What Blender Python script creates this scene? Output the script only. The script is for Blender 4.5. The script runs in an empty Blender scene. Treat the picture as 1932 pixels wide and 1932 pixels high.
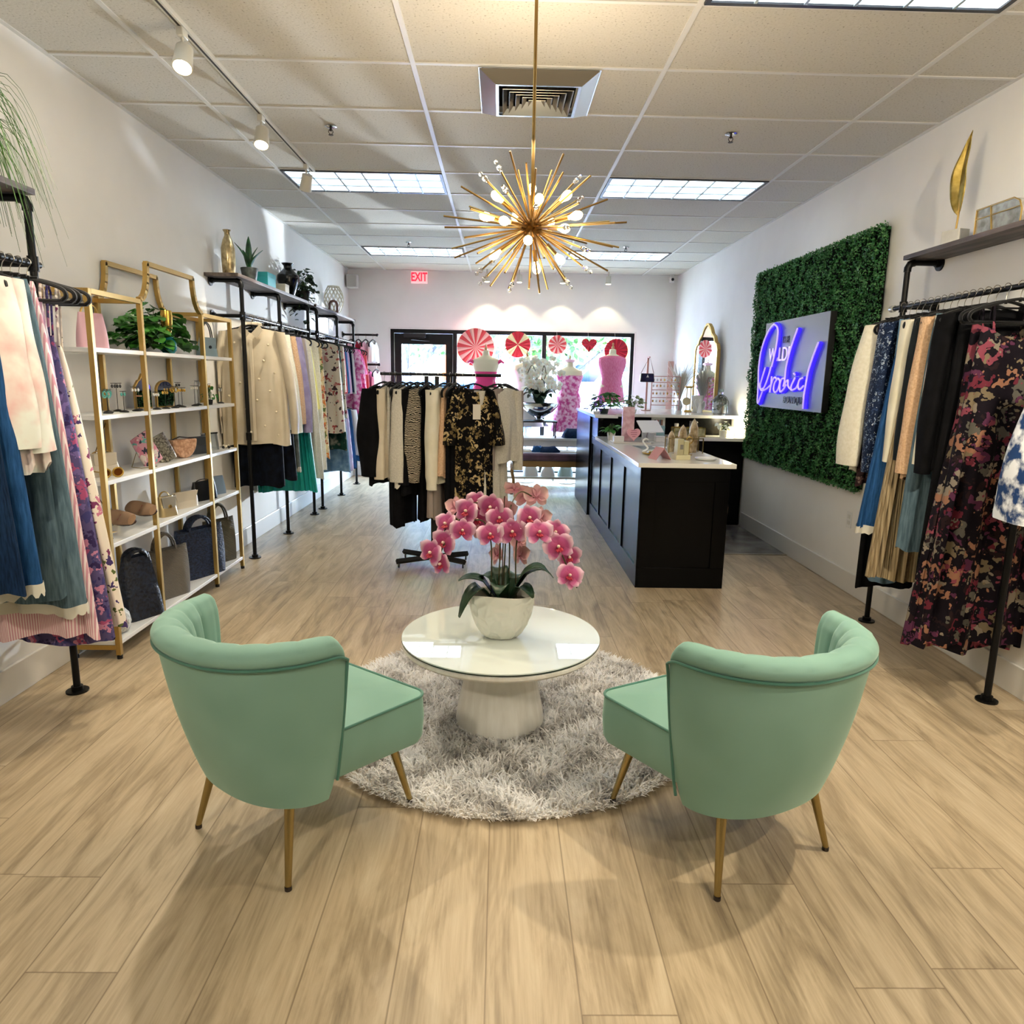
import bpy, math, random
import numpy as np
from mathutils import Vector, Matrix
R_ = math.radians
PI = math.pi
rnd = random.Random(7)
SC = bpy.context.scene
COL = SC.collection

# ------------------------------------------------------------------ camera
F = Vector((0.01817472, 0.98230519, -0.1864033)); RT = Vector((0.99972605, -0.01510411, 0.01788003)); UP = Vector((-0.01474819, 0.1866772, 0.9823106))
cam = bpy.data.cameras.new('camera'); cam.sensor_width = 36; cam.sensor_fit = 'HORIZONTAL'; cam.lens = 1325.49/1932*36; cam.clip_start = .02
co = bpy.data.objects.new('camera', cam); COL.objects.link(co)
co.matrix_world = Matrix(((RT.x, UP.x, -F.x, 0), (RT.y, UP.y, -F.y, 0), (RT.z, UP.z, -F.z, 1.4616), (0, 0, 0, 1)))
SC.camera = co

# ------------------------------------------------------------------ exposure, world, sun
vs = SC.view_settings
SC.display_settings.display_device = 'sRGB'
vs.view_transform = 'Standard'; vs.look = 'None'; vs.gamma = 1; vs.use_curve_mapping = False
vs.exposure = 0.76
cy = SC.cycles
cy.max_bounces = 6; cy.diffuse_bounces = 3; cy.glossy_bounces = 3; cy.transmission_bounces = 5; cy.transparent_max_bounces = 8
cy.use_adaptive_sampling = True; cy.adaptive_threshold = .05; cy.adaptive_min_samples = 12; cy.caustics_reflective = False; cy.caustics_refractive = False; cy.sample_clamp_indirect = 6
W = bpy.data.worlds.new('world'); SC.world = W; W.use_nodes = True
bg = W.node_tree.nodes['Background']; bg.inputs[0].default_value = (0.48, 0.70, 1.0, 1); bg.inputs[1].default_value = 24.0
def lamp(name, kind, loc, energy, color=(1, 1, 1), target=None, **kw):
    d = bpy.data.lights.new(name, kind); d.energy = energy; d.color = color
    for k, v in kw.items(): setattr(d, k, v)
    o = bpy.data.objects.new(name, d); COL.objects.link(o); o.location = loc
    if target is not None:
        o.rotation_euler = (Vector(target)-Vector(loc)).to_track_quat('-Z', 'Y').to_euler()
    return o
lamp('sun', 'SUN', (0, 0, 20), 16.0, (1, .97, .92), (3, 14, 0), angle=.01)
# added spot lamp standing in for a parked car's sun glint, lighting left wall
lamp('glint_stand_in', 'SPOT', (1.3, 14.3, .95), 2700, (.80, .90, 1.0), (-2.2, 6.6, 2.3), spot_size=R_(36), spot_blend=.5, shadow_soft_size=.04)
WARM = (1.0, .87, .67)

# ------------------------------------------------------------------ room numbers
XL, XR, YB, H, YN = -2.202, 2.511, 10.484, 2.948, -3.0
WL, WR, WT = -1.614, 1.933, 2.14          # storefront opening
GX0, GY0 = -1.667, 3.7356                  # ceiling grid

# ------------------------------------------------------------------ helpers
def lin(c):
    if isinstance(c, str):
        c = c.lstrip('#'); c = [int(c[i:i+2], 16)/255 for i in (0, 2, 4)]
    return tuple((x/12.92 if x <= .04045 else ((x+.055)/1.055)**2.4) for x in c[:3]) + (1,)
MATS = {}
def newmat(name):
    m = bpy.data.materials.new(name); m.use_nodes = True
    nt = m.node_tree; b = nt.nodes['Principled BSDF']
    return m, nt, b
def N(nt, t, **kw):
    n = nt.nodes.new(t)
    for k, v in kw.items():
        if k.startswith('i_'):
            n.inputs[k[2:].replace('_', ' ')].default_value = v
        else: setattr(n, k, v)
    return n
def coord(nt, scale=(1, 1, 1), kind='Object'):
    tc = N(nt, 'ShaderNodeTexCoord'); mp = N(nt, 'ShaderNodeMapping'); mp.inputs['Scale'].default_value = scale
    nt.links.new(tc.outputs[kind], mp.inputs['Vector']); return mp.outputs[0]
def ramp(nt, fac, stops, interp='LINEAR'):
    r = N(nt, 'ShaderNodeValToRGB'); e = r.color_ramp; e.interpolation = interp
    while len(e.elements) < len(stops): e.elements.new(.5)
    for el, (p, c) in zip(e.elements, stops): el.position = p; el.color = lin(c)
    nt.links.new(fac, r.inputs[0]); return r.outputs[0]
def bump(nt, b, h, strength=.3, dist=.01):
    n = N(nt, 'ShaderNodeBump'); n.inputs['Strength'].default_value = strength; n.inputs['Distance'].default_value = dist
    nt.links.new(h, n.inputs['Height']); nt.links.new(n.outputs[0], b.inputs['Normal'])
def plain(name, col, rough=.5, metal=0, spec=None, emit=None, es=0, alpha=None, trans=0, coat=0, sheen=0):
    if name in MATS: return MATS[name]
    m, nt, b = newmat(name)
    b.inputs['Base Color'].default_value = lin(col); b.inputs['Roughness'].default_value = rough; b.inputs['Metallic'].default_value = metal
    if spec is not None: b.inputs['Specular IOR Level'].default_value = spec
    if emit: b.inputs['Emission Color'].default_value = lin(emit); b.inputs['Emission Strength'].default_value = es
    if trans: b.inputs['Transmission Weight'].default_value = trans
    if coat: b.inputs['Coat Weight'].default_value = coat
    if sheen: b.inputs['Sheen Weight'].default_value = sheen
    MATS[name] = m; return m
def mottled(name, c1, c2, scale=8, rough=.6, metal=0, sc3=(1, 1, 1), detail=3, bmp=0, sheen=0, lo=.35, hi=.65, bscale=None, spec=None):
    if name in MATS: return MATS[name]
    m, nt, b = newmat(name); v = coord(nt, sc3)
    n = N(nt, 'ShaderNodeTexNoise'); n.inputs['Scale'].default_value = scale; n.inputs['Detail'].default_value = detail
    nt.links.new(v, n.inputs['Vector'])
    nt.links.new(ramp(nt, n.outputs[0], [(lo, c1), (hi, c2)]), b.inputs['Base Color'])
    b.inputs['Roughness'].default_value = rough; b.inputs['Metallic'].default_value = metal
    if sheen: b.inputs['Sheen Weight'].default_value = sheen
    if spec is not None: b.inputs['Specular IOR Level'].default_value = spec
    if bmp:
        h = n.outputs[0]
        if bscale:
            n2 = N(nt, 'ShaderNodeTexNoise'); n2.inputs['Scale'].default_value = bscale; nt.links.new(v, n2.inputs['Vector']); h = n2.outputs[0]
        bump(nt, b, h, bmp)
    MATS[name] = m; return m
def floral(name, base, cols, scale=14, thr=.5, rough=.75, warp=.0):
    """voronoi blossoms of several colours over a ground colour"""
    if name in MATS: return MATS[name]
    m, nt, b = newmat(name); v = coord(nt)
    nz = N(nt, 'ShaderNodeTexNoise'); nz.inputs['Scale'].default_value = scale*1.3; nt.links.new(v, nz.inputs['Vector'])
    mix = N(nt, 'ShaderNodeVectorMath', operation='MULTIPLY_ADD'); mix.inputs[1].default_value = (.1+warp,)*3
    nt.links.new(nz.outputs['Color'], mix.inputs[0]); nt.links.new(v, mix.inputs[2])
    vo = N(nt, 'ShaderNodeTexVoronoi'); vo.inputs['Scale'].default_value = scale; nt.links.new(mix.outputs[0], vo.inputs['Vector'])
    sep = N(nt, 'ShaderNodeSeparateColor'); nt.links.new(vo.outputs['Color'], sep.inputs[0])
    st = [(i/len(cols), c) for i, c in enumerate(cols)]
    cr = ramp(nt, sep.outputs[0], st, 'CONSTANT')
    lt = N(nt, 'ShaderNodeMath', operation='LESS_THAN'); lt.inputs[1].default_value = thr; nt.links.new(vo.outputs['Distance'], lt.inputs[0])
    mx = N(nt, 'ShaderNodeMix', data_type='RGBA'); nt.links.new(lt.outputs[0], mx.inputs[0]); mx.inputs[6].default_value = lin(base); nt.links.new(cr, mx.inputs[7])
    nt.links.new(mx.outputs[2], b.inputs['Base Color']); b.inputs['Roughness'].default_value = rough
    MATS[name] = m; return m
def striped(name, c1, c2, axis='X', scale=40, rough=.8, duty=.5, bmp=0, distortion=0):
    if name in MATS: return MATS[name]
    m, nt, b = newmat(name); v = coord(nt)
    w = N(nt, 'ShaderNodeTexWave', bands_direction=axis); w.inputs['Scale'].default_value = scale; w.inputs['Distortion'].default_value = distortion
    nt.links.new(v, w.inputs['Vector'])
    nt.links.new(ramp(nt, w.outputs[1], [(max(0, duty-.1), c1), (min(1, duty+.1), c2)]), b.inputs['Base Color']); b.inputs['Roughness'].default_value = rough
    if bmp: bump(nt, b, w.outputs[1], bmp)
    MATS[name] = m; return m

class MB:
    def __init__(s): s.v = []; s.f = []; s.mi = []; s.cur = 0
    def add(s, vs, fs):
        o = len(s.v); s.v += [tuple(p) for p in vs]; s.f += [tuple(i+o for i in f) for f in fs]; s.mi += [s.cur]*len(fs); return s
    def box(s, x0, x1, y0, y1, z0, z1):
        v = [(x0,y0,z0),(x1,y0,z0),(x1,y1,z0),(x0,y1,z0),(x0,y0,z1),(x1,y0,z1),(x1,y1,z1),(x0,y1,z1)]
        return s.add(v, [(0,3,2,1),(4,5,6,7),(0,1,5,4),(1,2,6,5),(2,3,7,6),(3,0,4,7)])
    def grid(s, pts, nu, nv, cu=False, cv=False):
        """pts[j*nu+i]"""
        fs = []
        for j in range(nv if cv else nv-1):
            for i in range(nu if cu else nu-1):
                a = j*nu+i; b_ = j*nu+(i+1) % nu; c = ((j+1) % nv)*nu+(i+1) % nu; d = ((j+1) % nv)*nu+i
                fs.append((a, b_, c, d))
        return s.add(pts, fs)
    def tube(s, pts, r, n=8, cap=True, flat=1.0, closed=False):
        pts = [Vector(p) for p in pts]; m = len(pts); rs = r if isinstance(r, (list, tuple)) else [r]*m
        vs = []; nrm = None
        for i, p in enumerate(pts):
            if closed: t = pts[(i+1) % m]-pts[(i-1) % m]
            else: t = pts[min(i+1, m-1)]-pts[max(i-1, 0)]
            t.normalize() if t.length > 1e-9 else None
            if nrm is None:
                nrm = t.orthogonal().normalized() if abs(t.z) > .98 else t.cross(Vector((0, 0, 1))).normalized()
            nrm = (nrm - t*nrm.dot(t)); nrm = nrm.normalized() if nrm.length > 1e-6 else t.orthogonal().normalized()
            bn = t.cross(nrm)
            for k in range(n):
                a = 2*PI*k/n; vs.append(p+nrm*(math.cos(a)*rs[i])+bn*(math.sin(a)*rs[i]*flat))
        s.grid(vs, n, m, cu=True, cv=closed)
        if cap and not closed:
            o = len(s.v)-len(vs); s.f += [tuple(o+k for k in reversed(range(n))), tuple(o+(m-1)*n+k for k in range(n))]; s.mi += [s.cur]*2
        return s
    def cyl(s, p0, p1, r0, r1=None, n=16): return s.tube([p0, p1], [r0, r0 if r1 is None else r1], n)
    def lathe(s, prof, c=(0, 0, 0), n=24, sx=1, sy=1, cap=True):
        vs = [(c[0]+r*sx*math.cos(2*PI*k/n), c[1]+r*sy*math.sin(2*PI*k/n), c[2]+z) for r, z in prof for k in range(n)]
        o = len(s.v); s.grid(vs, n, len(prof), cu=True)
        if cap: s.f += [tuple(o+k for k in reversed(range(n))), tuple(o+(len(prof)-1)*n+k for k in range(n))]; s.mi += [s.cur]*2
        return s
    def ball(s, c, r, n=12, m=8, sx=1, sy=1, sz=1):
        return s.lathe([(max(1e-4, r*math.sin(PI*j/m)), -r*sz*math.cos(PI*j/m)) for j in range(m+1)], c, n, sx, sy, cap=False)
    def prism(s, poly, y0, y1, plane='xz'):
        """poly in a plane, extruded along the third axis"""
        n = len(poly); mk = {'xz': lambda a, b, t: (a, t, b), 'xy': lambda a, b, t: (a, b, t), 'yz': lambda a, b, t: (t, a, b)}[plane]
        v = [mk(a, b, y0) for a, b in poly]+[mk(a, b, y1) for a, b in poly]
        return s.add(v, [tuple(range(n)), tuple(reversed(range(n, 2*n)))]+[(i, i+n, (i+1) % n+n, (i+1) % n) for i in range(n)])
    def build(s, name, mat, parent=None, smooth=True, bevel=0, loc=None, rot=None, angle=35, subd=0, solid=0):
        me = bpy.data.meshes.new(name); me.from_pydata(s.v, [], s.f)
        for m in (mat if isinstance(mat, (list, tuple)) else [mat]): me.materials.append(m)
        me.polygons.foreach_set('material_index', s.mi)
        bm = None
        import bmesh
        bm = bmesh.new(); bm.from_mesh(me); bmesh.ops.recalc_face_normals(bm, faces=bm.faces); bm.to_mesh(me); bm.free()
        if smooth:
            me.polygons.foreach_set('use_smooth', [True]*len(me.polygons))
            me.set_sharp_from_angle(angle=R_(angle))
        o = bpy.data.objects.new(name, me); COL.objects.link(o)
        if parent: o.parent = parent
        if loc is not None: o.location = loc
        if rot is not None: o.rotation_euler = rot
        if solid:
            d = o.modifiers.new('solid', 'SOLIDIFY'); d.thickness = solid; d.offset = 0
        if bevel:
            d = o.modifiers.new('bevel', 'BEVEL'); d.width = bevel; d.segments = 2; d.limit_method = 'ANGLE'
        if subd:
            d = o.modifiers.new('sub', 'SUBSURF'); d.levels = subd; d.render_levels = subd
        return o
def npmesh(name, V, Fq, mat, parent=None, loc=(0, 0, 0), smooth=False, mi=None):
    me = bpy.data.meshes.new(name); nf, k = Fq.shape
    me.vertices.add(len(V)); me.vertices.foreach_set('co', V.astype(np.float32).ravel())
    me.loops.add(nf*k); me.loops.foreach_set('vertex_index', Fq.astype(np.int32).ravel())
    me.polygons.add(nf); me.polygons.foreach_set('loop_start', np.arange(0, nf*k, k, dtype=np.int32)); me.polygons.foreach_set('loop_total', np.full(nf, k, dtype=np.int32))
    for m in (mat if isinstance(mat, (list, tuple)) else [mat]): me.materials.append(m)
    if mi is not None: me.polygons.foreach_set('material_index', mi.astype(np.int32))
    if smooth: me.polygons.foreach_set('use_smooth', np.ones(nf, dtype=bool))
    me.update(calc_edges=True); me.validate()
    o = bpy.data.objects.new(name, me); COL.objects.link(o); o.location = loc
    if parent: o.parent = parent
    return o
def tag(o, label, cat, group=None, kind=None):
    o['label'] = label; o['category'] = cat
    if group: o['group'] = group
    if kind: o['kind'] = kind
    return o
def thing(name, label, cat, loc=(0, 0, 0), rotz=0, group=None, rot=None):
    o = bpy.data.objects.new(name, None); COL.objects.link(o); o.location = loc; o.rotation_euler = rot if rot else (0, 0, rotz); o.empty_display_size = .05
    return tag(o, label, cat, group)
def struct(o): o['kind'] = 'structure'; return o
def dup(root, loc=None, rotz=None, label=None, group=None, parent=None):
    r = root.copy(); COL.objects.link(r)
    if parent: r.parent = parent
    if loc is not None: r.location = loc
    if rotz is not None: r.rotation_euler = rotz if isinstance(rotz, (tuple, list)) else (0, 0, rotz)
    if label: r['label'] = label
    if group: r['group'] = group
    for ch in list(root.children):
        c = ch.copy(); COL.objects.link(c); c.parent = r
        for g in list(ch.children):
            d = g.copy(); COL.objects.link(d); d.parent = c
    return r
def arc(cx, cz, r, a0, a1, n, plane='xz', t=0):
    out = []
    for i in range(n+1):
        a = R_(a0+(a1-a0)*i/n); u, w = cx+r*math.cos(a), cz+r*math.sin(a)
        out.append((u, t, w) if plane == 'xz' else (u, w, t) if plane == 'xy' else (t, u, w))
    return out

# ------------------------------------------------------------------ materials of the shell
def m_floor():
    m, nt, b = newmat('oak_planks'); L = nt.links
    tc = N(nt, 'ShaderNodeTexCoord'); sp = N(nt, 'ShaderNodeSeparateXYZ'); L.new(tc.outputs['Object'], sp.inputs[0])
    def M(op, a, b_=None, c=None):
        n = N(nt, 'ShaderNodeMath', operation=op)
        for i, q in enumerate((a, b_, c)):
            if q is None: continue
            if isinstance(q, (int, float)): n.inputs[i].default_value = q
            else: L.new(q, n.inputs[i])
        return n.outputs[0]
    u = M('DIVIDE', M('ADD', sp.outputs[0], .017), .2275); iu = M('FLOOR', u); fu = M('FRACT', u)
    wn = N(nt, 'ShaderNodeTexWhiteNoise', noise_dimensions='1D'); L.new(iu, wn.inputs['W'])
    v = M('ADD', M('DIVIDE', sp.outputs[1], 1.52), M('MULTIPLY', wn.outputs[0], 7.3)); iv = M('FLOOR', v); fv = M('FRACT', v)
    pid = M('ADD', M('MULTIPLY', iu, 17.13), M('MULTIPLY', iv, 5.71))
    w2 = N(nt, 'ShaderNodeTexWhiteNoise', noise_dimensions='1D'); L.new(pid, w2.inputs['W'])
    cb = N(nt, 'ShaderNodeCombineXYZ'); L.new(M('MULTIPLY', sp.outputs[0], 6.5), cb.inputs[0]); L.new(M('MULTIPLY', sp.outputs[1], 1.0), cb.inputs[1]); L.new(M('MULTIPLY', w2.outputs[0], 40.), cb.inputs[2])
    n1 = N(nt, 'ShaderNodeTexNoise'); n1.inputs['Scale'].default_value = 1.6; n1.inputs['Detail'].default_value = 6; n1.inputs['Roughness'].default_value = .62; n1.inputs['Distortion'].default_value = 1.3; L.new(cb.outputs[0], n1.inputs['Vector'])
    cb2 = N(nt, 'ShaderNodeCombineXYZ'); L.new(M('MULTIPLY', sp.outputs[0], 60.0), cb2.inputs[0]); L.new(M('MULTIPLY', sp.outputs[1], 2.2), cb2.inputs[1]); L.new(M('MULTIPLY', w2.outputs[0], 9.), cb2.inputs[2])
    n2 = N(nt, 'ShaderNodeTexNoise'); n2.inputs['Scale'].default_value = 2.0; n2.inputs['Detail'].default_value = 4; L.new(cb2.outputs[0], n2.inputs['Vector'])
    fac = M('ADD', M('ADD', M('MULTIPLY', n1.outputs[0], .66), M('MULTIPLY', n2.outputs[0], .26)), M('MULTIPLY', w2.outputs[0], .06))
    c = ramp(nt, fac, [(.30, '#7b6b55'), (.41, '#9e8c70'), (.53, '#b8a587'), (.68, '#cbbb9e')])
    seam = M('MINIMUM', M('MINIMUM', fu, M('SUBTRACT', 1, fu)), M('MULTIPLY', M('MINIMUM', fv, M('SUBTRACT', 1, fv)), 6.7))
    sf = M('LESS_THAN', seam, .009)
    mx = N(nt, 'ShaderNodeMix', data_type='RGBA'); L.new(M('MULTIPLY', sf, .55), mx.inputs[0]); L.new(c, mx.inputs[6]); mx.inputs[7].default_value = lin('#5e4a32')
    L.new(mx.outputs[2], b.inputs['Base Color'])
    L.new(M('ADD', .30, M('MULTIPLY', n2.outputs[0], .22)), b.inputs['Roughness'])
    bump(nt, b, M('SUBTRACT', M('MULTIPLY', n2.outputs[0], .35), M('MULTIPLY', sf, .6)), .16, .004)
    return m
def m_ceiling():
    m, nt, b = newmat('acoustic_tile'); v = coord(nt)
    n = N(nt, 'ShaderNodeTexNoise'); n.inputs['Scale'].default_value = 95; n.inputs['Detail'].default_value = 3; nt.links.new(v, n.inputs['Vector'])
    nt.links.new(ramp(nt, n.outputs[0], [(.28, '#8f8a7c'), (.37, '#cdc9be'), (.6, '#d3cfc5')]), b.inputs['Base Color'])
    b.inputs['Roughness'].default_value = .9; bump(nt, b, n.outputs[0], .25, .004); return m
M_WALL = mottled('wall_paint', '#f0eee9', '#f4f2ed', 3, .75)
M_FLOOR = m_floor(); M_CEIL = m_ceiling()
M_TRIM = plain('trim_paint', '#e4e2dc', .35)
M_GRID = plain('grid_metal', '#dddcd8', .4)
BLACKM = plain('black_pipe', '#141414', .42, .6)
BLK = plain('black_matte', '#0c0c0d', .6)
GOLD = plain('brushed_gold', '#b89858', .38, .85)
BRASS = plain('antique_brass', '#a3905f', .26, .95)
WHITE = plain('white_lacquer', '#e9e8e4', .3)
CHROME = plain('chrome', '#d5d7da', .12, 1)
GLASS = plain('glass', '#ffffff', .02, trans=1.0)

# ------------------------------------------------------------------ room shell
T = .12
struct(MB().box(XL-T, XR+T, YN-T, YB+1.3, -.1, 0).build('floor', M_FLOOR, smooth=False))
struct(MB().box(XL-T, XR+T, YN-T, YB+.25, H, H+.12).build('ceiling', M_CEIL, smooth=False))
struct(MB().box(XL-T, XL, YN, YB+.25, 0, H).build('wall_left', M_WALL, smooth=False))
struct(MB().box(XR, XR+T, YN, YB+.25, 0, H).build('wall_right', M_WALL, smooth=False))
struct(MB().box(XL, XR, YN-T, YN, 0, H).build('wall_near', M_WALL, smooth=False))
wb = MB(); wb.box(XL, WL, YB, YB+.25, 0, H); wb.box(WR, XR, YB, YB+.25, 0, H); wb.box(WL, WR, YB, YB+.25, WT, H)
struct(wb.build('wall_back', M_WALL, smooth=False))
def bboard(name, bx):
    mb = MB()
    for q in bx: mb.box(*q)
    struct(mb.build(name, M_TRIM, smooth=False, bevel=.004))
bboard('baseboard_left', [(XL, XL+.016, YN, YB, 0, .15)])
bboard('baseboard_right', [(XR-.016, XR, YN, 7.1, 0, .15)])
bboard('baseboard_back', [(XL+.016, WL, YB-.016, YB, 0, .15), (WR, XR-.016, YB-.016, YB, 0, .15)])
# concrete tiles behind the counter
struct(MB().box(1.62, XR-.016, 5.90, 7.12, 0, .004).build('trim_1', mottled('polished_concrete', '#6b675c', '#8d897d', 5, .25, detail=6), smooth=False))
struct(MB().box(1.62, XR-.016, 5.87, 5.90, 0, .007).build('trim_2', plain('threshold', '#9b927f', .4, .5), smooth=False))
# ceiling grid: one T-bar lattice
FIX = [(0, 3), (2, 3), (0, 8), (2, 8), (2, -2), (0, -2), (0, -8), (2, -8)]  # left overhead panel and both far-rear panels are unseen, added to light the room
g = MB()
for k in range(4): x = GX0+1.2192*k; g.box(x-.012, x+.012, YN, YB, H-.006, H+.001)
j = -11
while GY0+.6096*j < YB:
    y = GY0+.6096*j; j += 1
    if y > YN: g.box(XL, XR, y-.010, y+.010, H-.005, H+.001)
g.box(XL, XL+.022, YN, YB, H-.006, H+.001); g.box(XR-.022, XR, YN, YB, H-.006, H+.001)
struct(g.build('trim_3', M_GRID, smooth=False))

# storefront: aluminium frame, door, panes
M_FR = plain('bronze_frame', '#15181a', .4, .5)
fr = MB()
yf0, yf1 = YB+.02, YB+.12
fr.box(WL, WR, yf0, yf1, WT-.055, WT); fr.box(WL, WL+.05, yf0, yf1, 0, WT-.055); fr.box(WR-.05, WR, yf0, yf1, 0, WT-.055)
for x in (-.68, .62): fr.box(x-.03, x+.03, yf0, yf1, 0, WT-.055)
fr.box(-.65, .59, yf0, yf1, 0, .1); fr.box(.65, WR-.05, yf0, yf1, 0, .1)
W1 = struct(fr.build('window_1', M_FR, smooth=False))
M_PANE, nt, b = newmat('window_glass')
tr = N(nt, 'ShaderNodeBsdfTransparent'); gl = N(nt, 'ShaderNodeBsdfGlossy'); gl.inputs['Roughness'].default_value = .02; mxs = N(nt, 'ShaderNodeMixShader'); mxs.inputs[0].default_value = .06
nt.links.new(tr.outputs[0], mxs.inputs[1]); nt.links.new(gl.outputs[0], mxs.inputs[2]); nt.links.new(mxs.outputs[0], nt.nodes['Material Output'].inputs[0])
MB().box(-.65, .59, YB+.066, YB+.074, .1, WT-.055).build('pane', M_PANE, W1, smooth=False)
MB().box(.65, WR-.05, YB+.066, YB+.074, .1, WT-.055).build('pane', M_PANE, W1, smooth=False)
dr = MB(); dx0, dx1 = WL+.055, -.715
dr.box(dx0, dx0+.10, yf0+.02, yf1-.02, .01, WT-.06); dr.box(dx1-.10, dx1, yf0+.02, yf1-.02, .01, WT-.06)
dr.box(dx0+.10, dx1-.10, yf0+.02, yf1-.02, WT-.21, WT-.06); dr.box(dx0+.10, dx1-.10, yf0+.02, yf1-.02, .01, .25)
D1 = struct(dr.build('door_1', M_FR, smooth=False))
MB().box(dx0+.10, dx1-.10, YB+.067, YB+.073, .25, WT-.21).build('pane', M_PANE, D1, smooth=False)
cl = MB(); cl.box(-1.42, -1.10, YB-.015, YB+.038, WT-.115, WT-.06); cl.tube([(-1.12, YB-.01, WT-.12), (-1.3, YB-.07, WT-.15), (-1.05, YB+.03, WT-.16)], .008)
cl.build('door_closer', plain('closer_steel', '#3a3c3f', .4, .7), D1)
MB().tube([(-.80, YB+.03, .85), (-.80, YB-.03, .88), (-.80, YB-.03, 1.2), (-.80, YB+.03, 1.23)], .012).build('pull_handle', CHROME, D1)
wt = MB(); wt.box(WL-.02, WL, YB-.006, YB, 0, WT+.02); wt.box(WR, WR+.02, YB-.006, YB, 0, WT+.02); wt.box(WL, WR, YB-.006, YB, WT, WT+.02)
struct(wt.build('trim_4', M_TRIM, smooth=False))
po = lamp('window_portal', 'AREA', ((WL+WR)/2, YB+.3, WT/2), 1, target=((WL+WR)/2, 0, WT/2), shape='RECTANGLE', size=WR-WL, size_y=WT); po.data.cycles.is_portal = True

# ------------------------------------------------------------------ ceiling fixtures
M_DIFF, nt, b = newmat('lit_diffuser')
b.inputs['Base Color'].default_value = lin('#f4f8ff'); b.inputs['Emission Color'].default_value = (.80, .93, 1.0, 1); b.inputs['Emission Strength'].default_value = 1.9
lab = {(0, 3): 'lit ceiling light panel over the garment wall, left of the burst chandelier', (2, 3): 'lit ceiling light panel on the right, nearer of the two beyond the chandelier',
       (0, 8): 'lit ceiling light panel far left, close to the red exit sign', (2, 8): 'lit ceiling light panel far right, partly behind the chandelier rods',
       (2, -2): 'lit ceiling light panel cut off by the top edge at upper right', (0, -2): 'unseen ceiling light panel added overhead on the left for symmetrical lighting',
       (0, -8): 'unseen ceiling light panel added as fill far behind the viewer on the left', (2, -8): 'unseen ceiling light panel added as fill far behind the viewer on the right'}
for (i, jj) in FIX:
    x0 = GX0+1.2192*i+.014; y0 = GY0+.6096*jj+.012; x1, y1 = x0+1.191, y0+.5856
    t = thing('ceiling_light', lab[(i, jj)], 'ceiling light', ((x0+x1)/2, (y0+y1)/2, H), 0, 'fluorescent panels in the ceiling grid')
    hx, hy = (x1-x0)/2, (y1-y0)/2
    f_ = MB(); w_ = .022
    f_.box(-hx, hx, -hy, -hy+w_, -.012, 0); f_.box(-hx, hx, hy-w_, hy, -.012, 0); f_.box(-hx, -hx+w_, -hy+w_, hy-w_, -.012, 0); f_.box(hx-w_, hx, -hy+w_, hy-w_, -.012, 0)
    f_.build('frame', plain('troffer_frame', '#3c3f45', .4, .4), t, smooth=False)
    MB().box(-hx+w_, hx-w_, -hy+w_, hy-w_, -.004, -.001).build('diffuser', M_DIFF, t, smooth=False)
    lv = MB()
    for k in range(1, 6): xx = -hx+2*hx*k/6; lv.box(xx-.006, xx+.006, -hy+w_, hy-w_, -.012, -.0045)
    for k in range(1, 3): yy = -hy+2*hy*k/3; lv.box(-hx+w_, hx-w_, yy-.008, yy+.008, -.012, -.0045)
    lv.build('louver', plain('louver', '#aebfc9', .35, .2), t, smooth=False)

# air vent
t = thing('air_vent', 'square metal ceiling air vent with nested louvers', 'vent', (.166, 4.045, H))
MV = plain('vent_metal', '#b9b6b0', .22, .9)
def ring(h0, h1, z0, z1, mb):
    v = []
    for h, z in ((h0, z0), (h1, z1)): v += [(-h, -h, z), (h, -h, z), (h, h, z), (-h, h, z)]
    mb.add(v, [(i, (i+1) % 4, (i+1) % 4+4, i+4) for i in range(4)])
v_ = MB(); ring(.30, .295, -.008, -.008, v_); ring(.295, .215, -.008, -.05, v_); ring(.215, .20, -.05, -.05, v_); v_.build('frame', MV, t, smooth=False, solid=.002)
for k in range(5):
    h = .18-.034*k; c_ = MB(); ring(h, h-.024, -.058, -.03, c_); c_.build('louver', MV, t, smooth=False, solid=.0015)
MB().box(-.2, .2, -.2, .2, -.004, -.001).build('duct_opening', plain('dark_duct', '#101010', .9), t, smooth=False)

def sprinkler(x, y, label):
    t = thing('fire_sprinkler', label, 'sprinkler', (x, y, H), 0, 'fire sprinklers in the ceiling')
    MB().lathe([(.032, 0), (.036, -.006), (.022, -.010), (.012, -.010)], n=20).build('escutcheon', CHROME, t)
    m = MB(); m.cyl((0, 0, -.008), (0, 0, -.03), .007, n=10)
    for s_ in (-1, 1): m.tube([(s_*.008, 0, -.02), (s_*.014, 0, -.035), (s_*.004, 0, -.05)], .0022, 6)
    m.cyl((0, 0, -.05), (0, 0, -.053), .015, n=12); m.build('nozzle', plain('sprinkler_dark', '#3a3430', .3, .9), t)
sprinkler(-1.056, 4.637, 'small ceiling sprinkler left of the air vent'); sprinkler(1.372, 4.595, 'small ceiling sprinkler right of the air vent')
sprinkler(-1.061, 8.33, 'small far ceiling sprinkler beside the exit sign side panel'); sprinkler(1.387, 8.333, 'small far ceiling sprinkler right of the chandelier')

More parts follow.
